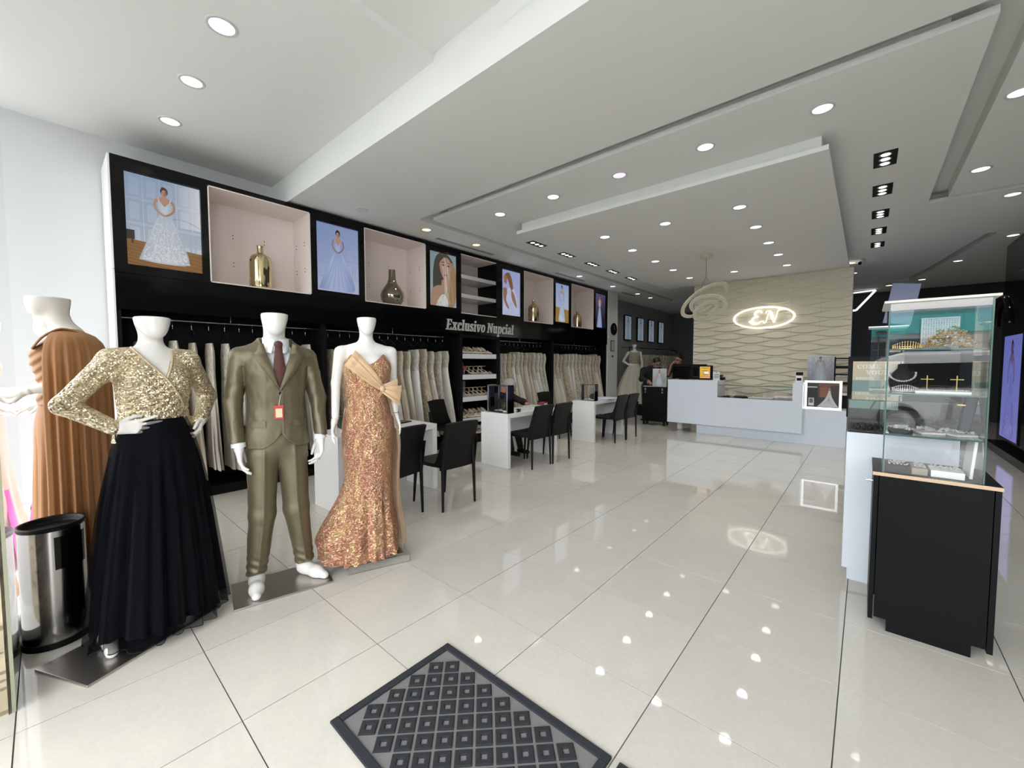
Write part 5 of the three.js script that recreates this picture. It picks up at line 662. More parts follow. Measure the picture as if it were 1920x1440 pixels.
// ---------- doormats ----------
function mat(x0, x1, z0, z1, label, cells) {
  const w = x1 - x0, d = z1 - z0, t = thing('doormat', label, 'doormat', [(x0 + x1) / 2, 0, (z0 + z1) / 2], 0, 'entrance mats'), pile = S({ color: lin(0.022, 0.025, 0.031), roughness: 0.95, bumpMap: scaled(fineB, 0.03), bumpScale: 0.0015 }), low = S({ color: lin(0.2, 0.2, 0.197), roughness: 0.95, bumpMap: scaled(fineB, 0.03), bumpScale: 0.001 });
  part('base', bx(w - 0.01, 0.004, d - 0.01, 0, 0.002, 0), low, t); const e = 0.035;
  part('rim', [rb(w, 0.012, e, 0.004, 0, 0.006, d / 2 - e / 2), rb(w, 0.012, e, 0.004, 0, 0.006, -d / 2 + e / 2), rb(e, 0.012, d - 2 * e, 0.004, w / 2 - e / 2, 0.006, 0), rb(e, 0.012, d - 2 * e, 0.004, -w / 2 + e / 2, 0.006, 0)], S({ color: lin(0.022, 0.026, 0.034), roughness: 0.9, bumpMap: scaled(fineB, 0.03), bumpScale: 0.001 }), t);
  const P = 0.0535, o = 0.041, q = 0.021, sh = new THREE.Shape([[o, 0], [0, o], [-o, 0], [0, -o]].map((p) => new THREE.Vector2(p[0] * 0.98, p[1] * 0.98))), ho = new THREE.Path([[q, 0], [0, q], [-q, 0], [0, -q]].map((p) => new THREE.Vector2(...p))); sh.holes.push(ho);
  const g = uvBox(new THREE.ExtrudeGeometry(sh, { depth: 0.004, bevelEnabled: true, bevelSize: 0.004, bevelThickness: 0.003, bevelSegments: 1 }).rotateX(-Math.PI / 2).translate(0, 0.003, 0));
  const nx = Math.ceil(w / P / 2), nz = Math.ceil(d / P / 2);
  if (cells) for (let i = -nx; i <= nx; i++) for (let j = -nz; j <= nz; j++) if ((i + j) % 2 === 0 && Math.abs(i * P) < w / 2 - e - 0.008 && Math.abs(j * P) < d / 2 - e - 0.008) { const m = part('pile_diamond', g, pile, t); m.position.set(i * P, 0.0, j * P); }
}
mat(-1.572, -0.652, -1.303, -0.695, 'dark grey doormat with raised diamond squares in the foreground', true);
mat(-0.622, 0.3, -1.303, -0.695, 'second dark mat just entering at the bottom picture edge', true);
// ---------- waste bin ----------
{
  const t = thing('ash_bin', 'round chrome waste bin with black ash tray top, left foreground', 'bin', [-3.16, 0, 0.006], 0.15), r = 0.12;
  const ang = (a) => [r * Math.sin(a), r * Math.cos(a)];
  part('body', grid(64, 16, (u, v) => { const a = u * Math.PI * 2, y = lerp(0.03, 0.6, v); return V(...[ang(a)[0], y, ang(a)[1]]); }, true), M.binsteel, t); part('foot_ring', cyl(r + 0.004, r + 0.006, 0.03, 0, 0.015, 0, 48), M.black, t);
  part('opening', slabSheet(16, 6, (u, v) => { const a = lerp(1.45, 2.55, u), y = lerp(0.40, 0.565, v); return V((r + 0.002) * Math.sin(a), y, (r + 0.002) * Math.cos(a)); }, 0.003), M.gloss, t); part('ash_tray', lathe([[0, 0.585], [0.1, 0.585], [0.108, 0.6], [0.112, 0.618], [0.123, 0.62], [0.124, 0.606], [r, 0.596]], 48), M.black, t);
}
// ---------- mannequins ----------
const plate = (t, w, d, x = 0, z = 0, a = 0) => { const g = rb(w, 0.012, d, 0.003, 0, 0.006, 0); g.rotateY(a).translate(x, 0, z); return part('base_plate', g, M.steel, t); };
const femTorso = (k = 1) => union([ell(0, 1.33, -0.008, 0.138, 0.165, 0.09), ell(-0.066, 1.345, 0.058, 0.066, 0.064, 0.052), ell(0.066, 1.345, 0.058, 0.066, 0.064, 0.052), ell(0, 1.18, 0, 0.122, 0.15, 0.085), ell(0, 1.0, -0.005, 0.165, 0.16, 0.112)], 0.06);
const shoulders = (w, y, r) => union([cap(-w, y - 0.012, -0.012, 0, y + 0.02, -0.014, r, r * 1.15), cap(w, y - 0.012, -0.012, 0, y + 0.02, -0.014, r, r * 1.15)], 0.03);
const cutHead = (cut, cz, rx, ry, rz, neckY, nr) => { const e = ell(0, cut + 0.004, cz, rx, ry, rz), j = ell(0, cut - ry * 0.55, cz + rz * 0.45, rx * 0.55, ry * 0.42, rz * 0.45), n = cap(0, neckY, -0.02, 0, cut - 0.05, cz - rz * 0.3, nr * 1.12, nr); return (x, y, z) => smax(smin(smin(e(x, y, z), j(x, y, z), 0.03), n(x, y, z), 0.022), y - cut, 0.006); };

// 1 - gold sequinned wrap top and black tulle skirt
const sequinGold = S({ color: lin(0.70, 0.60, 0.41), roughness: 0.24, metalness: 0.75, normalMap: scaled(sequinN, 0.26), normalScale: new THREE.Vector2(1, 1) });
{
  const t = thing('mannequin', 'white mannequin in gold sequin wrap top and black tulle skirt', 'mannequin', [-2.975, 0, -0.393], 100 * Math.PI / 180, 'dressed mannequins'); const J = { e: [-0.335, 1.232, -0.05], w: [-0.19, 1.112, 0.075], e2: [0.30, 1.235, -0.11], w2: [0.215, 1.11, 0.01] };
  const head = cutHead(1.69, 0.018, 0.078, 0.118, 0.092, 1.47, 0.05), tor = femTorso(), shl = shoulders(0.155, 1.468, 0.047), body = (x, y, z) => smin(smin(tor(x, y, z), shl(x, y, z), 0.05), head(x, y, z), 0.03);
  const skin = [nets(body, [-0.22, 1.26, -0.14], [0.22, 1.71, 0.16], 0.009)];
  skin.push(hand([-0.185, 1.108, 0.082], [0.92, 0.02, 0.28], [0.25, 0, -1], 1, 0.12, 1.0, 0.16)); skin.push(hand([0.213, 1.105, 0.015], [-0.35, -0.75, 0.45], [-1, 0, -0.2], -1, 1.0, 0.95));
  part('figure', skin, M.skinM, t);
  const arms = union([capV([-0.165, 1.455, -0.012], J.e, 0.056, 0.047), capV(J.e, J.w, 0.047, 0.036), capV([0.165, 1.455, -0.012], J.e2, 0.056, 0.047), capV(J.e2, J.w2, 0.047, 0.036)], 0.02);
  const vcut = (x, y, z) => { if (z < -0.03 && y < 1.47) return -1; const b = 1.352, top = y - b, L = 0.012 - top * 0.62 - 0.0, R = 0.012 + top * 0.46; return Math.min(x - L, R - x, top) ; };
  const clo = (x, y, z) => { const w = 0.0016 * Math.sin((y * 0.85 - x * 0.55) * 190) * sm(1.44, 1.3, y) * (z > 0 ? 1 : 0.3); let d = smin(Math.min(tor(x, y, z), shl(x, y, z)) - 0.012 - w, arms(x, y, z), 0.035); d = Math.max(d, vcut(x, y, z)); d = Math.max(d, y - 1.535 + Math.abs(x) * 0.1, 1.075 - y + (Math.abs(x) > 0.17 ? -0.2 : 0)); return d; };
  part('wrap_top', uvBox(nets(clo, [-0.42, 1.02, -0.2], [0.40, 1.56, 0.2], 0.0075, 1)), sequinGold, t);
  part('neck_edge', [tube([[-0.098, 1.525, 0.03], [-0.062, 1.46, 0.088], [-0.02, 1.4, 0.124], [0.03, 1.33, 0.138], [0.085, 1.24, 0.105], [0.11, 1.19, 0.07]], 0.006, 40, 6), tube([[0.075, 1.51, 0.04], [0.06, 1.46, 0.085], [0.035, 1.4, 0.122], [0.014, 1.352, 0.135]], 0.006, 30, 6)], sequinGold, t);
  part('waistband', grid(60, 4, (u, v) => { const a = u * Math.PI * 2, y = lerp(1.125, 1.172, v); return Object.assign(V(0.142 * Math.sin(a), y, 0.105 * Math.cos(a)), { u: a * 0.14, w: y }); }, true), sequinGold, t);
  const skirt = (kr, n, ph, hem) => grid(220, 30, (u, v) => { const a = u * Math.PI * 2, y = lerp(1.14, hem + 0.012 * Math.sin(a * 7 + ph), v), r = tab([[0, 0.135], [0.1, 0.17], [0.35, 0.22], [0.7, 0.272], [1, 0.312]])(v) * kr, f = sm(0, 0.5, v), w = 1 + f * 0.055 * Math.sin(a * n + ph + Math.sin(a * 3) * 1.5) + f * 0.035 * Math.sin(a * (n * 1.6 | 0) + ph * 2) - 0.24 * v * Math.max(0, Math.cos(a + 2.18)) ** 2; return Object.assign(V(r * w * Math.sin(a) * 1.0 - 0.035 * v, y, r * w * Math.cos(a) * (a < 1.57 || a > 4.71 ? 0.98 : 0.88) + 0.01 * v), { u: a * 0.25, w: y }); }, true);
  part('under_skirt', skirt(0.95, 17, 0.4, 0.07), Ph({ color: lin(0.0028, 0.0031, 0.0048), roughness: 0.8, specularIntensity: 0.3, side: THREE.DoubleSide }), t);
  part('tulle_layer', skirt(1.03, 21, 1.7, 0.028), Ph({ color: lin(0.004, 0.0048, 0.0075), roughness: 0.9, specularIntensity: 0.2, side: THREE.DoubleSide, transparent: true, opacity: 0.5 }), t);
  part('hem_line', tube(Array.from({ length: 110 }, (_, i) => { const a = i / 110 * Math.PI * 2, r = 0.312 * 1.03, w = 1 + 0.055 * Math.sin(a * 21 + 1.7 + Math.sin(a * 3) * 1.5) + 0.035 * Math.sin(a * 33 + 3.4) - 0.24 * Math.max(0, Math.cos(a + 2.18)) ** 2; return V(r * w * Math.sin(a) - 0.035, 0.03 + 0.012 * Math.sin(a * 7 + 1.7), r * w * Math.cos(a) * (a < 1.57 || a > 4.71 ? 0.98 : 0.88) + 0.01); }), 0.0018, 330, 5, true), M.cloth, t);
  part('foot', nets(union([cap(-0.25, 0.05, 0.08, -0.27, 0.035, 0.21, 0.034, 0.026), cap(-0.22, 0.16, 0.03, -0.25, 0.06, 0.08, 0.032, 0.034)], 0.03), [-0.33, 0.004, -0.02], [-0.17, 0.2, 0.26], 0.008), M.skinM, t); part('foot', nets(union([cap(0.05, 0.05, 0.02, 0.06, 0.035, 0.14, 0.036, 0.028)], 0.03), [-0.01, 0.004, -0.04], [0.12, 0.1, 0.2], 0.008), M.skinM, t);
  plate(t, 0.62, 0.36, -0.14, 0.1, 0.27);
}

// 2 - three-piece suit
{
  const t = thing('mannequin', 'white mannequin in shiny olive three-piece suit with brown tie', 'mannequin', [-2.87, 0, -0.976], 77.9 * Math.PI / 180, 'dressed mannequins');
  const cloth = (k) => Ph({ color: lin(0.150 * k, 0.128 * k, 0.078 * k), roughness: 0.36, metalness: 0.45, sheen: 0.25, sheenColor: lin(0.6, 0.55, 0.4), sheenRoughness: 0.4, bumpMap: scaled(weaveB, 0.05), bumpScale: 0.0003 }), suit = cloth(1);
  const head = cutHead(1.752, 0.022, 0.076, 0.135, 0.095, 1.5, 0.058);
  const A = tab([[0.85, 0.188], [0.95, 0.183], [1.05, 0.174], [1.2, 0.164], [1.32, 0.172], [1.42, 0.185], [1.5, 0.175], [1.56, 0.09]]), Bd = tab([[0.85, 0.128], [1.0, 0.12], [1.15, 0.112], [1.3, 0.122], [1.42, 0.122], [1.5, 0.098], [1.56, 0.06]]);
  const box = (o) => (x, y, z) => { const a = A(y) + o, b = Bd(y) + o, q = Math.pow(Math.pow(Math.abs(x / a), 2.4) + Math.pow(Math.abs((z + 0.005) / b), 2.4), 1 / 2.4); return (q - 1) * Math.min(a, b) * 0.9; };
  const zf = (x, y, o = 0) => { const a = A(y) + o, b = Bd(y) + o; return b * Math.pow(Math.max(0, 1 - Math.pow(Math.abs(x / a), 2.4)), 1 / 2.4) - 0.005; };
  const tors = box(0), sh = union([cap(-0.165, 1.49, -0.01, -0.03, 1.555, -0.02, 0.05, 0.045), cap(0.165, 1.49, -0.01, 0.03, 1.555, -0.02, 0.05, 0.045)], 0.03);
  const armL = union([capV([-0.188, 1.475, -0.01], [-0.232, 1.2, -0.015], 0.06, 0.05), capV([-0.232, 1.2, -0.015], [-0.222, 0.955, 0.045], 0.05, 0.041)], 0.015), armR = union([capV([0.188, 1.475, -0.01], [0.247, 1.2, -0.015], 0.06, 0.05), capV([0.247, 1.2, -0.015], [0.25, 0.965, 0.045], 0.05, 0.041)], 0.015);
  const open = (x, y, z) => { if (z < 0.0) return -1; const b = 1.268; if (y > b) { const h = (y - b) * 0.285; return Math.min(h - Math.abs(x - 0.008), 1); } if (y > 1.01) return -1; return 0.095 * Math.pow((1.01 - y) / 0.1, 1.9) - Math.abs(x - 0.008); };
  const jac = (x, y, z) => { const n = 0.003 * smoothNoise(x * 14, y * 9, z * 14) + 0.0018 * smoothNoise(x * 40, y * 24, z * 40); let d = smin(tors(x, y, z), sh(x, y, z), 0.04) + n; d = Math.max(d, 0.91 - y); const side = Math.min(armL(x, y, z), armR(x, y, z)) + n * 1.6; d = Math.max(d, open(x, y, z)); d = y > 1.42 ? smin(d, side, 0.02) : Math.min(d, side); d = Math.max(d, y - 1.6 , (Math.abs(x) > 0.15 && y < 0.955 && Math.abs(x) > 0.19) ? 0.955 - y : -1); return d; };
  const cutNeck = (f) => (x, y, z) => Math.max(f(x, y, z), 0.066 - Math.hypot(x, (z - 0.02) * 0.9) - Math.max(0, 1.53 - y) * 2);
  part('jacket', nets(cutNeck(jac), [-0.31, 0.89, -0.2], [0.33, 1.62, 0.2], 0.008), suit, t);
  part('waistcoat', nets((x, y, z) => { const d = box(-0.010)(x, y, z), b = 1.32, h = (y - b) * 0.40; return Math.max(d, y > b && z > 0 ? h - Math.abs(x - 0.006) : -1, 1.0 - y, y - 1.54); }, [-0.2, 0.98, -0.15], [0.2, 1.56, 0.15], 0.009), cloth(0.95), t);
  const shirtM = S({ color: lin(0.72, 0.74, 0.78), roughness: 0.6 });
  part('shirt', [nets((x, y, z) => Math.max(box(-0.020)(x, y, z), 1.2 - y, y - 1.545), [-0.2, 1.18, -0.15], [0.2, 1.56, 0.15], 0.009), nets((x, y, z) => { const r = Math.hypot(x, z - 0.016); return Math.max(Math.abs(r - 0.068) - 0.004, Math.abs(y - 1.568 + (z - 0.01) * 0.3) - 0.034); }, [-0.09, 1.5, -0.08], [0.09, 1.63, 0.11], 0.006), ...[-1, 1].map((s) => slabSheet(8, 8, (u, v) => V(s * lerp(0.01 + 0.022 * v, 0.07, u), lerp(1.585 + 0.01 * u, 1.50 + 0.012 * u, v), 0.092 - 0.045 * u * u + 0.012 * v), 0.004)), cyl(0.037, 0.04, 0.03, -0.213, 0.945, 0.048, 20), cyl(0.037, 0.04, 0.03, 0.245, 0.953, 0.048, 20)], shirtM, t);
  const tieM = S({ color: lin(0.085, 0.022, 0.016), roughness: 0.45, bumpMap: scaled(weaveB, 0.03), bumpScale: 0.0004 });
  const tie = part('tie', slabSheet(6, 20, (u, v) => { const y = lerp(1.556, 1.30, v), w = tab([[0, 0.016], [0.15, 0.02], [0.7, 0.033], [0.9, 0.024], [1, 0.003]])(v), x = 0.008 + (u - 0.5) * 2 * w; return V(x, y, lerp(zf(x, Math.min(y, 1.47), -0.012) + 0.006, 0.1, sm(1.45, 1.55, y)) + 0.006 * Math.cos((u - 0.5) * 3)); }, 0.006), tieM, t); part('knot', nets(ell(0.008, 1.556, 0.104, 0.024, 0.024, 0.014), [-0.03, 1.52, 0.075], [0.045, 1.6, 0.135], 0.005), tieM, tie);
  // lapels draped on the jacket front
  for (const s of [-1, 1]) part('lapel', slabSheet(10, 24, (u, v) => { const y = lerp(1.56, 1.275, v), inner = (y - 1.268) * 0.285 - 0.002, w = tab([[0, 0.03], [0.12, 0.045], [0.22, 0.082], [0.26, 0.078], [0.6, 0.05], [1, 0.002]])(v), x = s * (inner + u * w) + 0.008; return V(x, y - 0.01 * u * (v < 0.25 ? 1 : 0), Math.max(zf(x, Math.min(y, 1.5), 0), 0.035) + 0.014 + 0.012 * Math.sin(u * Math.PI * 0.9) * (1 - v * 0.5)); }, 0.005), suit, t);
  part('front_edge', slabSheet(3, 20, (u, v) => { const y = lerp(1.27, 0.915, v), c = y < 1.01 ? 0.095 * Math.pow((1.01 - y) / 0.1, 1.9) : 0, x = 0.008 + c + 0.004 + u * 0.012; return V(x, y, zf(x, y, 0) + 0.0075); }, 0.003), suit, t);
  for (const s of [-1, 1]) part('pocket_flap', slabSheet(8, 4, (u, v) => { const x = s * lerp(0.075, 0.158, u), y = lerp(1.085, 1.045, v) + (s > 0 ? -0.004 : 0); return V(x, y, zf(x, y, 0) + 0.010); }, 0.005), suit, t);
  part('welt_pocket', slabSheet(6, 2, (u, v) => { const x = lerp(0.06, 0.14, u), y = lerp(1.425, 1.405, v) + 0.012 * u; return V(x, y, zf(x, y, 0) + 0.004); }, 0.002), suit, t);
  part('button', cyl(0.011, 0.011, 0.005, 0, 0, 0, 18).rotateX(Math.PI / 2).translate(0.012, 1.252, zf(0.01, 1.25) + 0.006), M.black, t);
  part('button', [1.30, 1.335].map((y) => cyl(0.006, 0.006, 0.004, 0, 0, 0, 12).rotateX(Math.PI / 2).translate(0.008, y, zf(0.008, y, -0.01) + 0.003)), M.black, t);
  const tg = part('price_tag', rb(0.05, 0.085, 0.003, 0.001, -0.002, 1.135, zf(0, 1.13) + 0.016), S({ color: lin(0.62, 0.06, 0.08), roughness: 0.5 }), t, 'red and cream price tag on a white string'); part('tag_label', rb(0.036, 0.055, 0.002, 0.0008, -0.002, 1.13, zf(0, 1.13) + 0.0182), S({ color: lin(0.75, 0.66, 0.42), roughness: 0.6 }), tg); part('tag_string', tube([[0.012, 1.25, zf(0.01, 1.25) + 0.012], [0.004, 1.22, zf(0, 1.2) + 0.02], [-0.002, 1.176, zf(0, 1.17) + 0.017]], 0.0013, 10, 5), M.paper, tg);
  // trousers with pressed creases
  const hipE = ell(0, 0.95, -0.004, 0.163, 0.16, 0.104), leg = (s, x1, x2, zz) => union([cap(s * 0.082, 0.86, 0, s * 0.098, 0.48, 0.008, 0.092, 0.076), cap(s * 0.098, 0.48, 0.008, x2, 0.105, zz, 0.076, 0.056)], 0.02), lL = leg(-1, -0.1, -0.138, 0.0), lR = leg(1, 0.1, 0.142, 0.0);
  const tr = (x, y, z) => { const cxL = tab([[0.1, -0.138], [0.48, -0.098], [0.86, -0.085]])(y), cxR = tab([[0.1, 0.142], [0.48, 0.098], [0.86, 0.085]])(y), cr = (c) => z > 0 ? 0.006 * Math.exp(-Math.pow((x - c) / 0.011, 2)) : 0, n = 0.003 * smoothNoise(x * 18, y * 12, z * 18) + 0.004 * sm(0.3, 0.1, y) * Math.sin(y * 120 + x * 40 + z * 30); let d = Math.min(lL(x, y, z) - cr(cxL), lR(x, y, z) - cr(cxR)); const h = Math.max(hipE(x, y, z), y - 1.02); d = smin(d, h, 0.035) + n; return Math.max(d, 0.1 + 0.025 * sm(0.03, 0.07, z) - y); };
  part('trousers', nets(tr, [-0.23, 0.06, -0.17], [0.23, 1.03, 0.17], 0.0085), cloth(1.03), t);
  part('figure', [nets(head, [-0.11, 1.46, -0.12], [0.11, 1.77, 0.16], 0.008), hand([-0.212, 0.935, 0.05], [0.05, -1, 0.1], [1, 0, 0.1], -1, 0.55, 1.12), hand([0.245, 0.94, 0.05], [-0.05, -1, 0.14], [-1, 0, 0.2], 1, 0.75, 1.12)], M.skinM, t);
  const footF = (x, a) => { const f = union([cap(0, 0.055, -0.02, 0, 0.04, 0.1, 0.042, 0.037), cap(0, 0.04, 0.1, 0, 0.03, 0.17, 0.037, 0.026), cap(0, 0.1, -0.03, 0, 0.06, 0.0, 0.036, 0.04)], 0.03); return nets((X, Y, Z) => Math.max(f(X, Y, Z), 0.013 - Y), [-0.07, 0.005, -0.09], [0.07, 0.16, 0.22], 0.008).rotateY(a).translate(x, 0, 0.0); };
  part('foot', footF(-0.138, -0.1), M.skinM, t); part('foot', footF(0.145, 0.55), M.skinM, t);
  plate(t, 0.54, 0.35, 0.0, 0.045, 0.0);
}

// 3 - rose gold gown
{
  const t = thing('mannequin', 'white mannequin in strapless rose gold sequin gown with bow', 'mannequin', [-2.712, 0, -1.524], 70 * Math.PI / 180, 'dressed mannequins'), y0 = 0.062;
  const col = canvasTex(512, 1024, (c, w, h) => { c.fillStyle = '#d3a288'; c.fillRect(0, 0, w, h); const q = (() => { let s = 77; return () => { s = (s * 1103515245 + 12345) & 0x7fffffff; return s / 0x7fffffff; }; })();
    for (let i = 0; i < 46; i++) { const x = q() * w, y = q() * h, L = 60 + q() * 120, a = -0.5 + q() * 1.0, b = 14 + q() * 22; c.save(); c.translate(x, y); c.rotate(a); c.beginPath(); c.moveTo(0, -L); c.quadraticCurveTo(b * 1.6, -L * 0.1, 0, L); c.quadraticCurveTo(-b * 1.6, 0, 0, -L); c.fillStyle = q() > 0.45 ? '#e8c696' : '#d4a384'; c.fill(); c.lineWidth = 5; c.strokeStyle = '#f0d6a8'; c.stroke(); c.lineWidth = 2; c.strokeStyle = '#b98768'; c.stroke(); c.clip(); for (let k = 0; k < 200; k++) { c.fillStyle = ['#f7e6bd', '#dfb27a', '#c8946c', '#ffe9c4'][Math.floor(q() * 4)]; c.fillRect(-40 + q() * 80, -L + q() * 2 * L, 4, 4); } c.restore(); }
    for (let i = 0; i < 34; i++) { c.beginPath(); let x = q() * w, y = -20; c.moveTo(x, y); while (y < h + 40) { const nx = x + (q() - 0.5) * 120, ny = y + 90 + q() * 60; c.quadraticCurveTo(x + (q() - 0.5) * 120, (y + ny) / 2, nx, ny); x = nx; y = ny; } c.lineWidth = 3 + q() * 5; c.strokeStyle = ['#f2dcb0', '#dfb48a', '#c29074', '#eccfa8'][i % 4]; c.stroke(); }
    for (let i = 0; i < 2600; i++) { c.fillStyle = q() > 0.5 ? 'rgba(255,240,205,.8)' : 'rgba(176,120,90,.5)'; c.fillRect(q() * w, q() * h, 3, 3); } });
  col.wrapS = col.wrapT = THREE.RepeatWrapping; col.repeat.set(1 / 0.5 * 1, 1 / 0.72);
  const rose = S({ map: col, color: lin(0.72, 0.63, 0.60), roughness: 0.32, metalness: 0.42, normalMap: scaled(sequinN, 0.26), normalScale: new THREE.Vector2(0.9, 0.9), side: THREE.DoubleSide }), tulle = S({ color: lin(0.60, 0.42, 0.28), roughness: 0.75, side: THREE.DoubleSide, transparent: true, opacity: 0.86 }), satin = Ph({ color: lin(0.66, 0.45, 0.27), roughness: 0.45, sheen: 0.5, sheenColor: lin(1, 0.8, 0.6), side: THREE.DoubleSide });
  const head = cutHead(1.76, 0.018, 0.066, 0.118, 0.085, 1.55, 0.043), tor0 = femTorso(), tor = (x, y, z) => tor0(x, y - 0.06, z), shl = shoulders(0.15, 1.535, 0.04);
  const arms = union([capV([-0.178, 1.52, -0.01], [-0.205, 1.30, -0.035], 0.038, 0.032), capV([-0.205, 1.30, -0.035], [-0.225, 1.07, 0.085], 0.032, 0.024), capV([0.178, 1.52, -0.01], [0.19, 1.30, -0.04], 0.038, 0.032), capV([0.19, 1.30, -0.04], [0.192, 1.075, 0.02], 0.032, 0.024)], 0.012);
  const bodyF = (x, y, z) => Math.max(smin(smin(smin(tor(x, y, z), shl(x, y, z), 0.05), head(x, y, z), 0.03), arms(x, y, z), 0.025), 1.03 - y);
  part('figure', [nets(bodyF, [-0.3, 1.02, -0.15], [0.26, 1.78, 0.17], 0.0085), hand([-0.23, 1.055, 0.09], [-0.22, -0.85, 0.4], [0.9, -0.2, 0.2], -1, 0.35, 0.9), hand([0.193, 1.06, 0.022], [0.25, -0.9, 0.25], [-0.9, -0.2, 0], 1, 0.35, 0.9)], M.skinM, t);
  part('joint_line', [new THREE.TorusGeometry(0.0255, 0.0015, 6, 28).rotateX(Math.PI / 2 + 0.3).translate(-0.225, 1.075, 0.082), new THREE.TorusGeometry(0.0255, 0.0015, 6, 28).rotateX(Math.PI / 2 + 0.15).translate(0.192, 1.08, 0.019)], M.blackmatt, t);
  const cups = tab([[0, 1.43], [0.04, 1.452], [0.085, 1.49], [0.112, 1.502], [0.14, 1.468], [0.17, 1.43]]);
  part('bodice', nets((x, y, z) => { const d = tor(x, y, z) - 0.011, top = z > -0.02 ? cups(Math.abs(x)) : 1.40; return Math.max(d, y - top, 1.2 - y); }, [-0.2, 1.18, -0.15], [0.2, 1.56, 0.17], 0.0075), rose, t);
  const skirtP = (v, a) => { const y = lerp(1.27, y0 + 0.012, v), r = tab([[0, 0.126], [0.1, 0.148], [0.23, 0.176], [0.35, 0.178], [0.55, 0.165], [0.72, 0.172], [0.88, 0.195], [1, 0.20]])(v), f = sm(0.5, 0.95, v), tr = f * Math.max(0, Math.cos(a + 1.75)) * 0.16 * (1 - 0.35 * sm(0.88, 1, v)), w = 1 + f * (0.06 * Math.sin(a * 9) + 0.035 * Math.sin(a * 17 + 1)); return V((r * w + tr) * Math.sin(a) - 0.015 * f, y, (r * w * 0.86 + tr * 0.7) * Math.cos(a) + 0.03 * f); };
  part('skirt', grid(150, 60, (u, v) => { const a = u * Math.PI * 2; return Object.assign(skirtP(v, a), { u: a * 0.159, w: -v * 1.2 }); }, true), rose, t);
  part('hem_frill', grid(160, 8, (u, v) => { const a = u * Math.PI * 2, p = skirtP(0.93 + 0.07 * v, a); const k = 1 + v * (0.05 + 0.05 * Math.sin(a * 24)); return Object.assign(V(p.x * k, p.y + 0.004 * Math.sin(a * 30), p.z * k), { u: a * 0.2, w: v * 0.1 }); }, true), rose, t);
  part('slit', slabSheet(2, 10, (u, v) => { const p = skirtP(0.55 + 0.2 * v, 0.42), q = skirtP(0.55 + 0.2 * v, 0.42 + 0.05 * v); return V(lerp(p.x, q.x, u) * 1.03, lerp(p.y, q.y, u), lerp(p.z, q.z, u) * 1.03); }, 0.001), S({ color: lin(0.08, 0.035, 0.02), roughness: 0.8 }), t);
  part('tulle_train', grid(60, 30, (u, v) => { const a = lerp(0.95, 2.9, u), p = skirtP(v * 0.985, a), k = 1.04 + 0.02 * Math.sin(u * 60) * sm(0, 0.3, v) + 0.12 * v * (1 - v * 0.4); return Object.assign(V(p.x * k + 0.035 * sm(0, 0.4, v), p.y, p.z * k), { u: u * 0.5, w: v }); }), tulle, t);
  // sash across the bust ending in a stiff bow
  const zb = (x, y) => { let lo = 0, hi = 0.25; for (let i = 0; i < 14; i++) { const m = (lo + hi) / 2; if (tor(x, y, m) < 0.013) lo = m; else hi = m; } return hi; };
  part('sash', slabSheet(10, 22, (u, v) => { const s = (u - 0.5), cx = lerp(-0.125, 0.085, v), cy = lerp(1.475, 1.262, v), w = tab([[0, 0.118], [0.3, 0.10], [0.75, 0.07], [1, 0.03]])(v), x = cx + s * w * 0.62 * 1.0, y = cy + s * w * 0.86; return V(x, y, zb(x, y) + 0.010 + 0.004 * Math.sin(u * 24) + 0.03 * sm(0.2, 0, v)); }, 0.004), satin, t);
  const bow = part('bow', [slabSheet(8, 10, (u, v) => V(lerp(0.085, 0.21, v) + (u - 0.5) * 0.02, 1.255 + (u - 0.5) * lerp(0.03, 0.15, v) - 0.05 * v, zb(0.085, 1.25) + 0.015 + 0.02 * Math.sin(v * 3) + 0.006 * Math.sin(u * 18)), 0.004), slabSheet(8, 10, (u, v) => V(lerp(0.085, 0.195, v), 1.27 + (u - 0.5) * lerp(0.03, 0.09, v) + 0.015 * v, zb(0.085, 1.25) - 0.0 + 0.01 * Math.sin(v * 3)), 0.004), slabSheet(8, 10, (u, v) => V(lerp(0.08, 0.03, v), 1.24 + (u - 0.5) * lerp(0.03, 0.05, v) - 0.07 * v, zb(0.05, 1.22) + 0.012 + 0.006 * Math.sin(u * 16)), 0.004)], satin, t); part('bow_knot', nets(ell(0.085, 1.258, zb(0.085, 1.255) + 0.02, 0.02, 0.024, 0.018), [0.05, 1.22, 0.0], [0.12, 1.3, 0.2], 0.006), satin, bow);
  part('base_plate', rb(0.33, 0.008, 0.30, 0.002, 0.04, 0.058, 0.0), M.steel, t); part('acrylic_box', [bl(-0.17, 0.25, 0, 0.054, 0.168, 0.174), bl(-0.17, 0.25, 0, 0.054, -0.174, -0.168), bl(-0.17, -0.164, 0, 0.054, -0.168, 0.168), bl(0.244, 0.25, 0, 0.054, -0.168, 0.168)], M.acrylic, t); part('box_edge', [bl(-0.171, -0.163, 0, 0.056, 0.166, 0.176), bl(0.243, 0.251, 0, 0.056, 0.166, 0.176), bl(-0.17, 0.25, 0.05, 0.056, 0.17, 0.176), bl(-0.17, 0.25, 0, 0.004, 0.17, 0.176)], S({ color: lin(0.30, 0.27, 0.2), roughness: 0.3, metalness: 0.4 }), t);
}

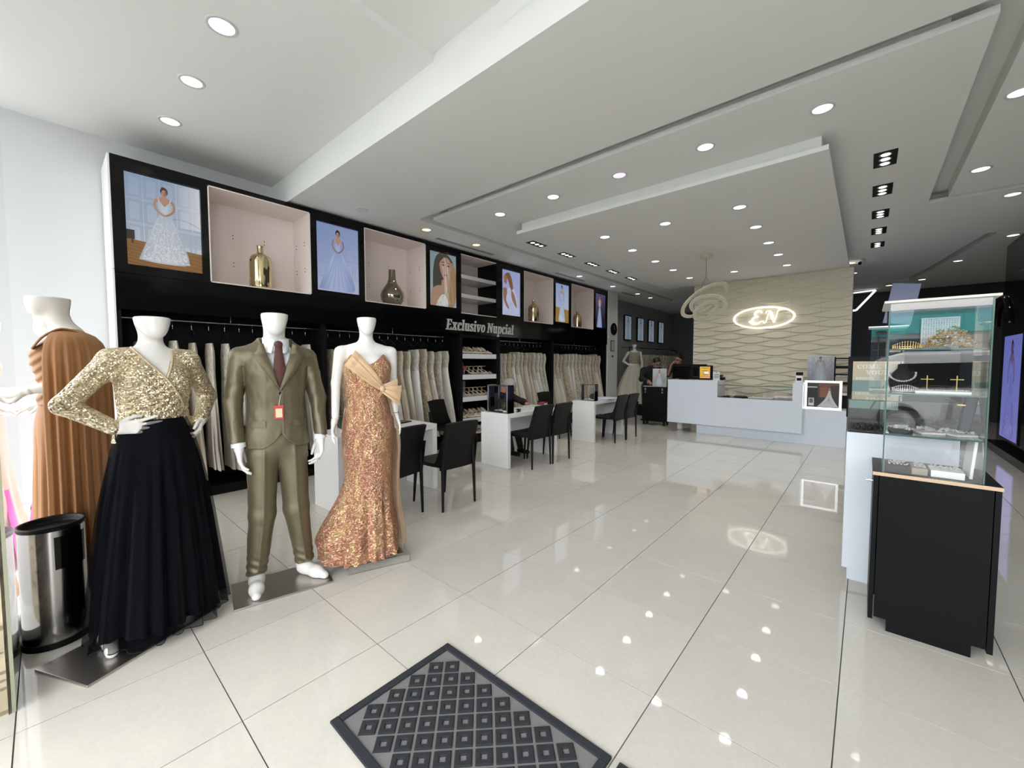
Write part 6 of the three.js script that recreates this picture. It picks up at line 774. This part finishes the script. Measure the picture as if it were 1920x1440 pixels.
// 4 - window figures standing on the low platform
struct('window_platform', rbl(-5.895, -3.32, 0, 0.12, -0.42, 0.125, 0.004), M.white);
{
  const brown = Ph({ color: lin(0.36, 0.165, 0.062), roughness: 0.6, sheen: 0.35, sheenColor: lin(1, 0.75, 0.5), side: THREE.DoubleSide, bumpMap: scaled(fineB, 0.06), bumpScale: 0.0003 });
  const t = thing('mannequin', 'headless-look mannequin in brown draped gown with shoulder cape, seen from the side', 'mannequin', [-3.58, 0.12, -0.04], 0, 'dressed mannequins');
  const head = cutHead(1.70, 0.012, 0.07, 0.112, 0.092, 1.46, 0.052), tor0 = femTorso(), tor = (x, y, z) => tor0(x, y, z + 0.03), shl = shoulders(0.15, 1.46, 0.046);
  const body = (x, y, z) => smin(smin(tor(x, y, z), shl(x, y, z + 0.06), 0.05), (() => head(x, y, z + 0.0 + 0.04 * clamp((1.6 - y) / 0.15)))(), 0.035);
  part('figure', [nets(body, [-0.22, 1.3, -0.2], [0.22, 1.72, 0.16], 0.009), nets(union([capV([0.15, 1.40, -0.06], [0.19, 1.2, -0.02], 0.036, 0.034), capV([0.19, 1.2, -0.02], [0.14, 1.17, 0.12], 0.034, 0.024)], 0.01), [0.08, 1.1, -0.14], [0.27, 1.5, 0.18], 0.009), hand([0.145, 1.168, 0.115], [-0.45, -0.12, 0.8], [-0.6, -0.4, -0.4], 1, 0.3, 0.95)], M.skinM, t);
  part('bodice', nets((x, y, z) => Math.max(tor(x, y, z) - 0.012 - 0.004 * Math.sin((y * 0.9 + z * 0.9) * 130), y - 1.40 - 0.10 * clamp((x + 0.05) / 0.15), 1.08 - y), [-0.2, 1.06, -0.2], [0.2, 1.54, 0.16], 0.008), brown, t);
  part('skirt', grid(120, 30, (u, v) => { const a = u * Math.PI * 2, y = lerp(1.12, 0.02, v), r = tab([[0, 0.13], [0.12, 0.168], [0.3, 0.175], [0.7, 0.2], [1, 0.25]])(v), f = sm(0.05, 0.5, v), w = 1 + f * (0.06 * Math.sin(a * 13) + 0.03 * Math.sin(a * 29)); return V(r * w * Math.sin(a), y, r * w * 0.75 * Math.cos(a) - 0.035); }, true), brown, t);
  part('cape', grid(90, 40, (u, v) => { const y = lerp(1.515, 0.03, v), a = lerp(1.02, 3.6, u), R = tab([[0, 0.08], [0.02, 0.16], [0.05, 0.215], [0.1, 0.245], [0.16, 0.25], [0.3, 0.255], [0.6, 0.26], [1, 0.29]])(v), f = sm(0, 0.25, v), w = 1 + f * (0.045 * Math.sin(u * 62) + 0.02 * Math.sin(u * 121 + 1)), sq = lerp(0.8, 1, sm(0, 0.06, v)); return V(lerp(0.08, 0, sm(0, 0.1, v)) + R * w * Math.sin(a) * sq, y, R * w * 0.72 * Math.cos(a) - 0.045); }), brown, t);
  part('strap', slabSheet(8, 14, (u, v) => { const p = [[0.1, 1.40, 0.085], [0.13, 1.47, 0.04], [0.14, 1.515, -0.03], [0.13, 1.49, -0.10], [0.1, 1.42, -0.14]], q = new THREE.CatmullRomCurve3(p.map((k) => V(...k))).getPoint(v); return V(q.x + (u - 0.5) * 0.07, q.y + 0.003 * Math.sin(u * 20), q.z); }, 0.006), brown, t);
  part('base_plate', rb(0.4, 0.01, 0.35, 0.002, 0, 0.005, -0.03), M.steel, t);
  const goldLace = S({ color: lin(0.66, 0.54, 0.40), roughness: 0.4, metalness: 0.4, normalMap: scaled(sequinN, 0.12), map: scaled(laceA, 0.3), side: THREE.DoubleSide }), magenta = S({ color: lin(0.62, 0.02, 0.30), roughness: 0.35, metalness: 0.4, normalMap: scaled(sequinN, 0.12), side: THREE.DoubleSide });
  const peach = S({ color: lin(0.52, 0.32, 0.25), roughness: 0.6, side: THREE.DoubleSide });
  const other = (x, z, sc, m1, m2, label) => { const o = thing('mannequin', label, 'mannequin', [x, 0.12, z], 0, 'dressed mannequins'); part('figure', [nets(body, [-0.22, 1.26, -0.2], [0.22, 1.72, 0.16], 0.012), nets(union([capV([0.175, 1.44, -0.06], [0.2, 1.2, -0.04], 0.04, 0.034), capV([0.2, 1.2, -0.04], [0.15, 1.1, 0.08], 0.034, 0.024), capV([-0.175, 1.44, -0.06], [-0.2, 1.2, -0.04], 0.04, 0.034), capV([-0.2, 1.2, -0.04], [-0.15, 1.1, 0.08], 0.034, 0.024)], 0.01), [-0.27, 1.06, -0.14], [0.27, 1.5, 0.13], 0.012), hand([0.15, 1.1, 0.08], [-0.3, -0.3, 0.8], [-0.6, -0.4, -0.4], 1, 0.3, 0.95), hand([-0.15, 1.1, 0.08], [0.3, -0.3, 0.8], [0.6, -0.4, -0.4], -1, 0.3, 0.95)], M.skinM, o);
    part('bodice', nets((X, y, z) => Math.max(tor(X, y, z) - 0.012, y - 1.41, 1.08 - y), [-0.2, 1.06, -0.2], [0.2, 1.5, 0.16], 0.011), m1, o); part('skirt', grid(90, 22, (u, v) => { const a = u * Math.PI * 2, y = lerp(1.12, 0.01, v), r = tab([[0, 0.13], [0.12, 0.168], [0.4, 0.18], [0.8, 0.24], [1, 0.3]])(v), f = sm(0.3, 0.8, v), w = 1 + f * 0.06 * Math.sin(a * 12); return Object.assign(V(r * w * Math.sin(a), y, r * w * 0.75 * Math.cos(a) - 0.035), { u: a * 0.2, w: y }); }, true), m2, o); if (x > -4.6) part('sequin_panel', slabSheet(8, 12, (u, v) => { const a = lerp(-0.1, 0.9, u), y = lerp(0.5, 0.02, v), r = lerp(0.2, 0.315, v) * (0.35 + 0.65 * v); return V(r * Math.sin(a) * (0.3 + 0.7 * v), y, lerp(0.155, 0.215, v) * Math.cos(a * 0.6) - 0.02); }, 0.004), magenta, o); part('base_plate', rb(0.4, 0.008, 0.35, 0.002, 0, 0.004, -0.03), M.steel, o); o.scale.setScalar(sc); };
  other(-4.25, 0.0 - 0.06, 0.975, goldLace, peach, 'window mannequin in gold lace gown behind the brown one'); other(-5.1, 0.01 - 0.06, 0.965, goldLace, peach, 'window mannequin in pale peach gown, farthest at the left wall');
}
// 5 - distant bridal mannequin in a ball gown
{
  const t = thing('mannequin', 'distant mannequin in beaded ivory ball gown on a black plinth', 'mannequin', [-5.12, 0.29, -11.3], 0.55, 'dressed mannequins'), tor = femTorso(), head = cutHead(1.70, 0.018, 0.07, 0.115, 0.09, 1.47, 0.046), shl = shoulders(0.15, 1.468, 0.044);
  part('figure', [nets((x, y, z) => smin(smin(tor(x, y, z), shl(x, y, z), 0.05), head(x, y, z), 0.03), [-0.22, 1.28, -0.15], [0.22, 1.72, 0.16], 0.012), nets(union([capV([-0.17, 1.46, 0], [-0.30, 1.22, -0.06], 0.042, 0.035), capV([-0.30, 1.22, -0.06], [-0.17, 1.12, 0.07], 0.035, 0.026), capV([0.17, 1.46, 0], [0.23, 1.2, -0.05], 0.042, 0.035), capV([0.23, 1.2, -0.05], [0.22, 1.0, 0.02], 0.035, 0.026)], 0.01), [-0.36, 0.95, -0.12], [0.3, 1.52, 0.13], 0.012), hand([-0.17, 1.12, 0.07], [0.8, -0.2, 0.4], [0.4, 0, -0.8], 1, 0.2, 0.95), hand([0.22, 1.0, 0.02], [0.1, -0.9, 0.2], [-1, 0, 0], 1, 0.4, 0.95)], M.skinM, t);
  part('bodice', nets((x, y, z) => Math.max(Math.min(tor(x, y, z), shl(x, y, z)) - 0.01, y - 1.5 + 0.3 * Math.max(0, 0.09 - Math.abs(x)), 1.1 - y, Math.abs(x) - 0.16), [-0.2, 1.08, -0.16], [0.2, 1.54, 0.17], 0.011), S({ color: lin(0.58, 0.52, 0.42), roughness: 0.4, metalness: 0.3, normalMap: scaled(sequinN, 0.15), map: scaled(laceA, 0.25) }), t);
  part('skirt', grid(140, 30, (u, v) => { const a = u * Math.PI * 2, y = lerp(1.15, 0.012, v), r = tab([[0, 0.13], [0.1, 0.2], [0.5, 0.38], [1, 0.56]])(v), w = 1 + sm(0, 0.4, v) * (0.05 * Math.sin(a * 19) + 0.03 * Math.sin(a * 31)); return V(r * w * Math.sin(a), y, r * w * 0.8 * Math.cos(a)); }, true), fabric(0.62, 0.58, 0.48, false), t); part('stand', rod([0, 0, 0], [0, 1.1, 0], 0.015), M.chrome, t);
}

// ---------- people ----------
function head3(c, f, up, hairLen, skinM, glasses) {   // c centre of the skull, f facing, up
  const F = V(...f).normalize(), U = V(...up).normalize(), R = V(0, 0, 0).crossVectors(U, F).normalize(); U.crossVectors(F, R).normalize();
  const mx = new THREE.Matrix4().makeBasis(R, U, F).setPosition(...c), fn = union([ell(0, 0.025, -0.01, 0.076, 0.095, 0.095), ell(0, -0.055, 0.03, 0.056, 0.062, 0.06), ell(0, -0.015, 0.098, 0.014, 0.024, 0.018), ell(-0.078, -0.01, -0.005, 0.012, 0.03, 0.02), ell(0.078, -0.01, -0.005, 0.012, 0.03, 0.02), ell(0, -0.066, 0.084, 0.022, 0.008, 0.012), cap(0, -0.06, -0.02, 0, -0.15, -0.035, 0.05, 0.052)], 0.018);
  const face = nets((x, y, z) => smax(fn(x, y, z), -Math.min(Math.hypot(x - 0.03, (y - 0.008) * 1.5, z - 0.092) - 0.016, Math.hypot(x + 0.03, (y - 0.008) * 1.5, z - 0.092) - 0.016), 0.01), [-0.11, -0.19, -0.13], [0.11, 0.14, 0.14], 0.0075).applyMatrix4(mx);
  const eyes = merge([sph(0.0115, 0.03, 0.008, 0.074, 12, 8), sph(0.0115, -0.03, 0.008, 0.074, 12, 8), bx(0.026, 0.005, 0.008, 0.03, 0.03, 0.088), bx(0.026, 0.005, 0.008, -0.03, 0.03, 0.088)]).applyMatrix4(mx);
  const hair = nets((x, y, z) => { let d = ell(0, 0.032, -0.022, 0.087, 0.105, 0.105)(x, y, z); d = Math.max(d, z - 0.055 - (y - 0.06) * 0.9); return smin(d, hairLen(x, y, z), 0.02); }, [-0.16, -0.3, -0.2], [0.16, 0.2, 0.14], 0.01).applyMatrix4(mx);
  const out = { face, eyes, hair }; if (glasses) out.glasses = merge([new THREE.TorusGeometry(0.021, 0.0022, 6, 20).translate(0.031, 0.005, 0.097), new THREE.TorusGeometry(0.021, 0.0022, 6, 20).translate(-0.031, 0.005, 0.097), bx(0.022, 0.003, 0.003, 0, 0.008, 0.1), bx(0.003, 0.003, 0.1, 0.055, 0.01, 0.05), bx(0.003, 0.003, 0.1, -0.055, 0.01, 0.05)]).applyMatrix4(mx); return out;
}
function person(label, pos, turn, o) {
  const t = thing('person', label, 'person', pos, turn); part('body', [o.head.face, ...o.hands], o.skin || M.skin, t); part('eyes', o.head.eyes, M.hair, t); part('hair', o.head.hair, o.hairM || M.hair, t); if (o.head.glasses) part('glasses', o.head.glasses, M.black, t);
  part('top', nets(o.top, o.tb[0], o.tb[1], 0.014), o.topM || M.cloth, t); if (o.low) part('trousers', nets(o.low, o.lb[0], o.lb[1], 0.014), o.lowM || M.cloth, t); if (o.shoes) part('shoes', o.shoes, M.black, t); return t;
}
const pony = ell(0, -0.03, -0.12, 0.04, 0.07, 0.05), noLong = () => 1;
// seated woman leaning her forehead on her hand; local front +z, seat 0.47
person('person in black seated at the middle desk, grey hair, hand at the forehead', [-4.58, 0, -4.86], Math.PI / 2, {
  hairM: S({ color: lin(0.34, 0.31, 0.29), roughness: 0.5 }), skin: S({ color: lin(0.48, 0.21, 0.12), roughness: 0.5 }),
  head: head3([-0.02, 1.06, 0.32], [0, -0.75, 0.7], [0, 0.7, 0.72], ell(0, 0.0, -0.09, 0.075, 0.08, 0.06)),
  hands: [hand([-0.14, 0.98, 0.40], [0.45, 0.75, -0.05], [0.9, -0.4, -0.2], 1, 0.5, 1), hand([0.22, 0.795, 0.46], [-0.5, 0.02, 0.6], [0, -1, 0], 1, 0.25, 1)],
  top: union([cap(0, 0.6, 0.01, 0, 0.86, 0.16, 0.145, 0.14), cap(-0.16, 0.9, 0.17, 0.16, 0.9, 0.17, 0.07, 0.07), capV([-0.19, 0.89, 0.17], [-0.26, 0.8, 0.38], 0.06, 0.05), capV([-0.26, 0.8, 0.38], [-0.145, 0.965, 0.4], 0.047, 0.034), capV([0.19, 0.89, 0.17], [0.29, 0.81, 0.34], 0.06, 0.05), capV([0.29, 0.81, 0.34], [0.225, 0.8, 0.45], 0.046, 0.034)], 0.04), tb: [[-0.36, 0.36, -0.18], [0.38, 1.02, 0.52]],
  low: union([cap(-0.09, 0.53, 0.0, -0.11, 0.55, 0.3, 0.085, 0.07), cap(0.09, 0.53, 0.0, 0.11, 0.55, 0.3, 0.085, 0.07), cap(-0.11, 0.55, 0.3, -0.1, 0.1, 0.42, 0.065, 0.05), cap(0.11, 0.55, 0.3, 0.12, 0.1, 0.42, 0.065, 0.05)], 0.03), lb: [[-0.22, 0.05, -0.12], [0.23, 0.66, 0.52]],
  shoes: [nets(union([cap(-0.1, 0.045, 0.4, -0.1, 0.035, 0.56, 0.042, 0.034)], 0.01), [-0.16, 0.0, 0.34], [-0.04, 0.1, 0.61], 0.01), nets(union([cap(0.12, 0.045, 0.4, 0.13, 0.035, 0.56, 0.042, 0.034)], 0.01), [0.06, 0.0, 0.34], [0.19, 0.1, 0.61], 0.01)] });
// assistant bending over the rolling case, writing
person('person in black bending over the rolling case and writing', [-4.1, 0, -9.98], 0.62, {
  head: head3([0.08, 1.46, 0.33], [0.25, -0.55, 0.7], [0, 0.75, 0.55], pony, M.skin, true),
  hands: [hand([0.02, 1.025, 0.5], [0.2, -0.35, 0.8], [0, -0.9, -0.3], 1, 0.9, 1), hand([-0.15, 1.03, 0.48], [0.2, -0.35, 0.8], [0, -0.9, -0.3], -1, 0.4, 1)],
  top: union([cap(0, 0.86, -0.08, 0.0, 1.26, 0.14, 0.16, 0.145), cap(-0.17, 1.28, 0.14, 0.17, 1.28, 0.14, 0.075, 0.075), capV([-0.2, 1.26, 0.14], [-0.27, 1.06, 0.3], 0.07, 0.056), capV([-0.27, 1.06, 0.3], [-0.16, 1.03, 0.46], 0.055, 0.04), capV([0.2, 1.26, 0.14], [0.2, 1.04, 0.3], 0.07, 0.056), capV([0.2, 1.04, 0.3], [0.03, 1.025, 0.48], 0.055, 0.04)], 0.05), tb: [[-0.36, 0.66, -0.28], [0.3, 1.4, 0.54]],
  low: union([cap(-0.09, 0.86, -0.1, -0.1, 0.48, -0.06, 0.1, 0.075), cap(0.09, 0.86, -0.1, 0.1, 0.48, -0.06, 0.1, 0.075), cap(-0.1, 0.48, -0.06, -0.1, 0.08, -0.1, 0.07, 0.055), cap(0.1, 0.48, -0.06, 0.1, 0.08, -0.1, 0.07, 0.055)], 0.03), lb: [[-0.22, 0.04, -0.26], [0.22, 0.98, 0.08]], lowM: S({ color: lin(0.02, 0.09, 0.12), roughness: 0.8 }),
  shoes: [nets(cap(-0.1, 0.045, -0.12, -0.1, 0.035, 0.05, 0.045, 0.034), [-0.16, 0, -0.19], [-0.04, 0.1, 0.1], 0.01), nets(cap(0.1, 0.045, -0.12, 0.1, 0.035, 0.05, 0.045, 0.034), [0.04, 0, -0.19], [0.16, 0.1, 0.1], 0.01)] });
// assistant standing with a hand at the mouth
person('person in black behind the counter with glasses and a hand at the mouth', [-3.52, 0, -10.35], 0.1, {
  head: head3([0.0, 1.54, 0.06], [-0.35, -0.25, 0.9], [0, 1, 0.15], ell(0, 0.11, -0.06, 0.04, 0.035, 0.04), M.skin, true),
  hands: [hand([-0.14, 1.40, 0.17], [0.5, 0.75, -0.1], [0.6, -0.4, -0.5], 1, 0.9, 1), hand([0.2, 0.93, 0.2], [-0.3, -0.6, 0.4], [-1, 0, 0], 1, 0.5, 1), nets(capV([-0.215, 1.16, 0.16], [-0.145, 1.40, 0.165], 0.036, 0.027), [-0.27, 1.1, 0.1], [-0.09, 1.45, 0.23], 0.01)],
  top: union([cap(0, 0.92, -0.02, 0, 1.3, -0.01, 0.15, 0.145), cap(-0.16, 1.36, -0.01, 0.16, 1.36, -0.01, 0.07, 0.07), capV([-0.19, 1.34, 0], [-0.225, 1.15, 0.12], 0.06, 0.052), capV([0.19, 1.34, 0], [0.25, 1.12, 0.04], 0.06, 0.05), capV([0.25, 1.12, 0.04], [0.21, 0.95, 0.18], 0.05, 0.036)], 0.05), tb: [[-0.32, 0.72, -0.22], [0.33, 1.48, 0.27]],
  low: union([cap(-0.09, 0.86, -0.02, -0.1, 0.08, -0.02, 0.1, 0.055), cap(0.09, 0.86, -0.02, 0.1, 0.08, -0.02, 0.1, 0.055)], 0.03), lb: [[-0.22, 0.04, -0.16], [0.22, 0.98, 0.12]],
  shoes: [nets(cap(-0.1, 0.045, -0.05, -0.1, 0.035, 0.12, 0.045, 0.034), [-0.16, 0, -0.12], [-0.04, 0.1, 0.17], 0.01), nets(cap(0.1, 0.045, -0.05, 0.1, 0.035, 0.12, 0.045, 0.034), [0.04, 0, -0.12], [0.16, 0.1, 0.17], 0.01)] });
renderer.render(scene, camera);
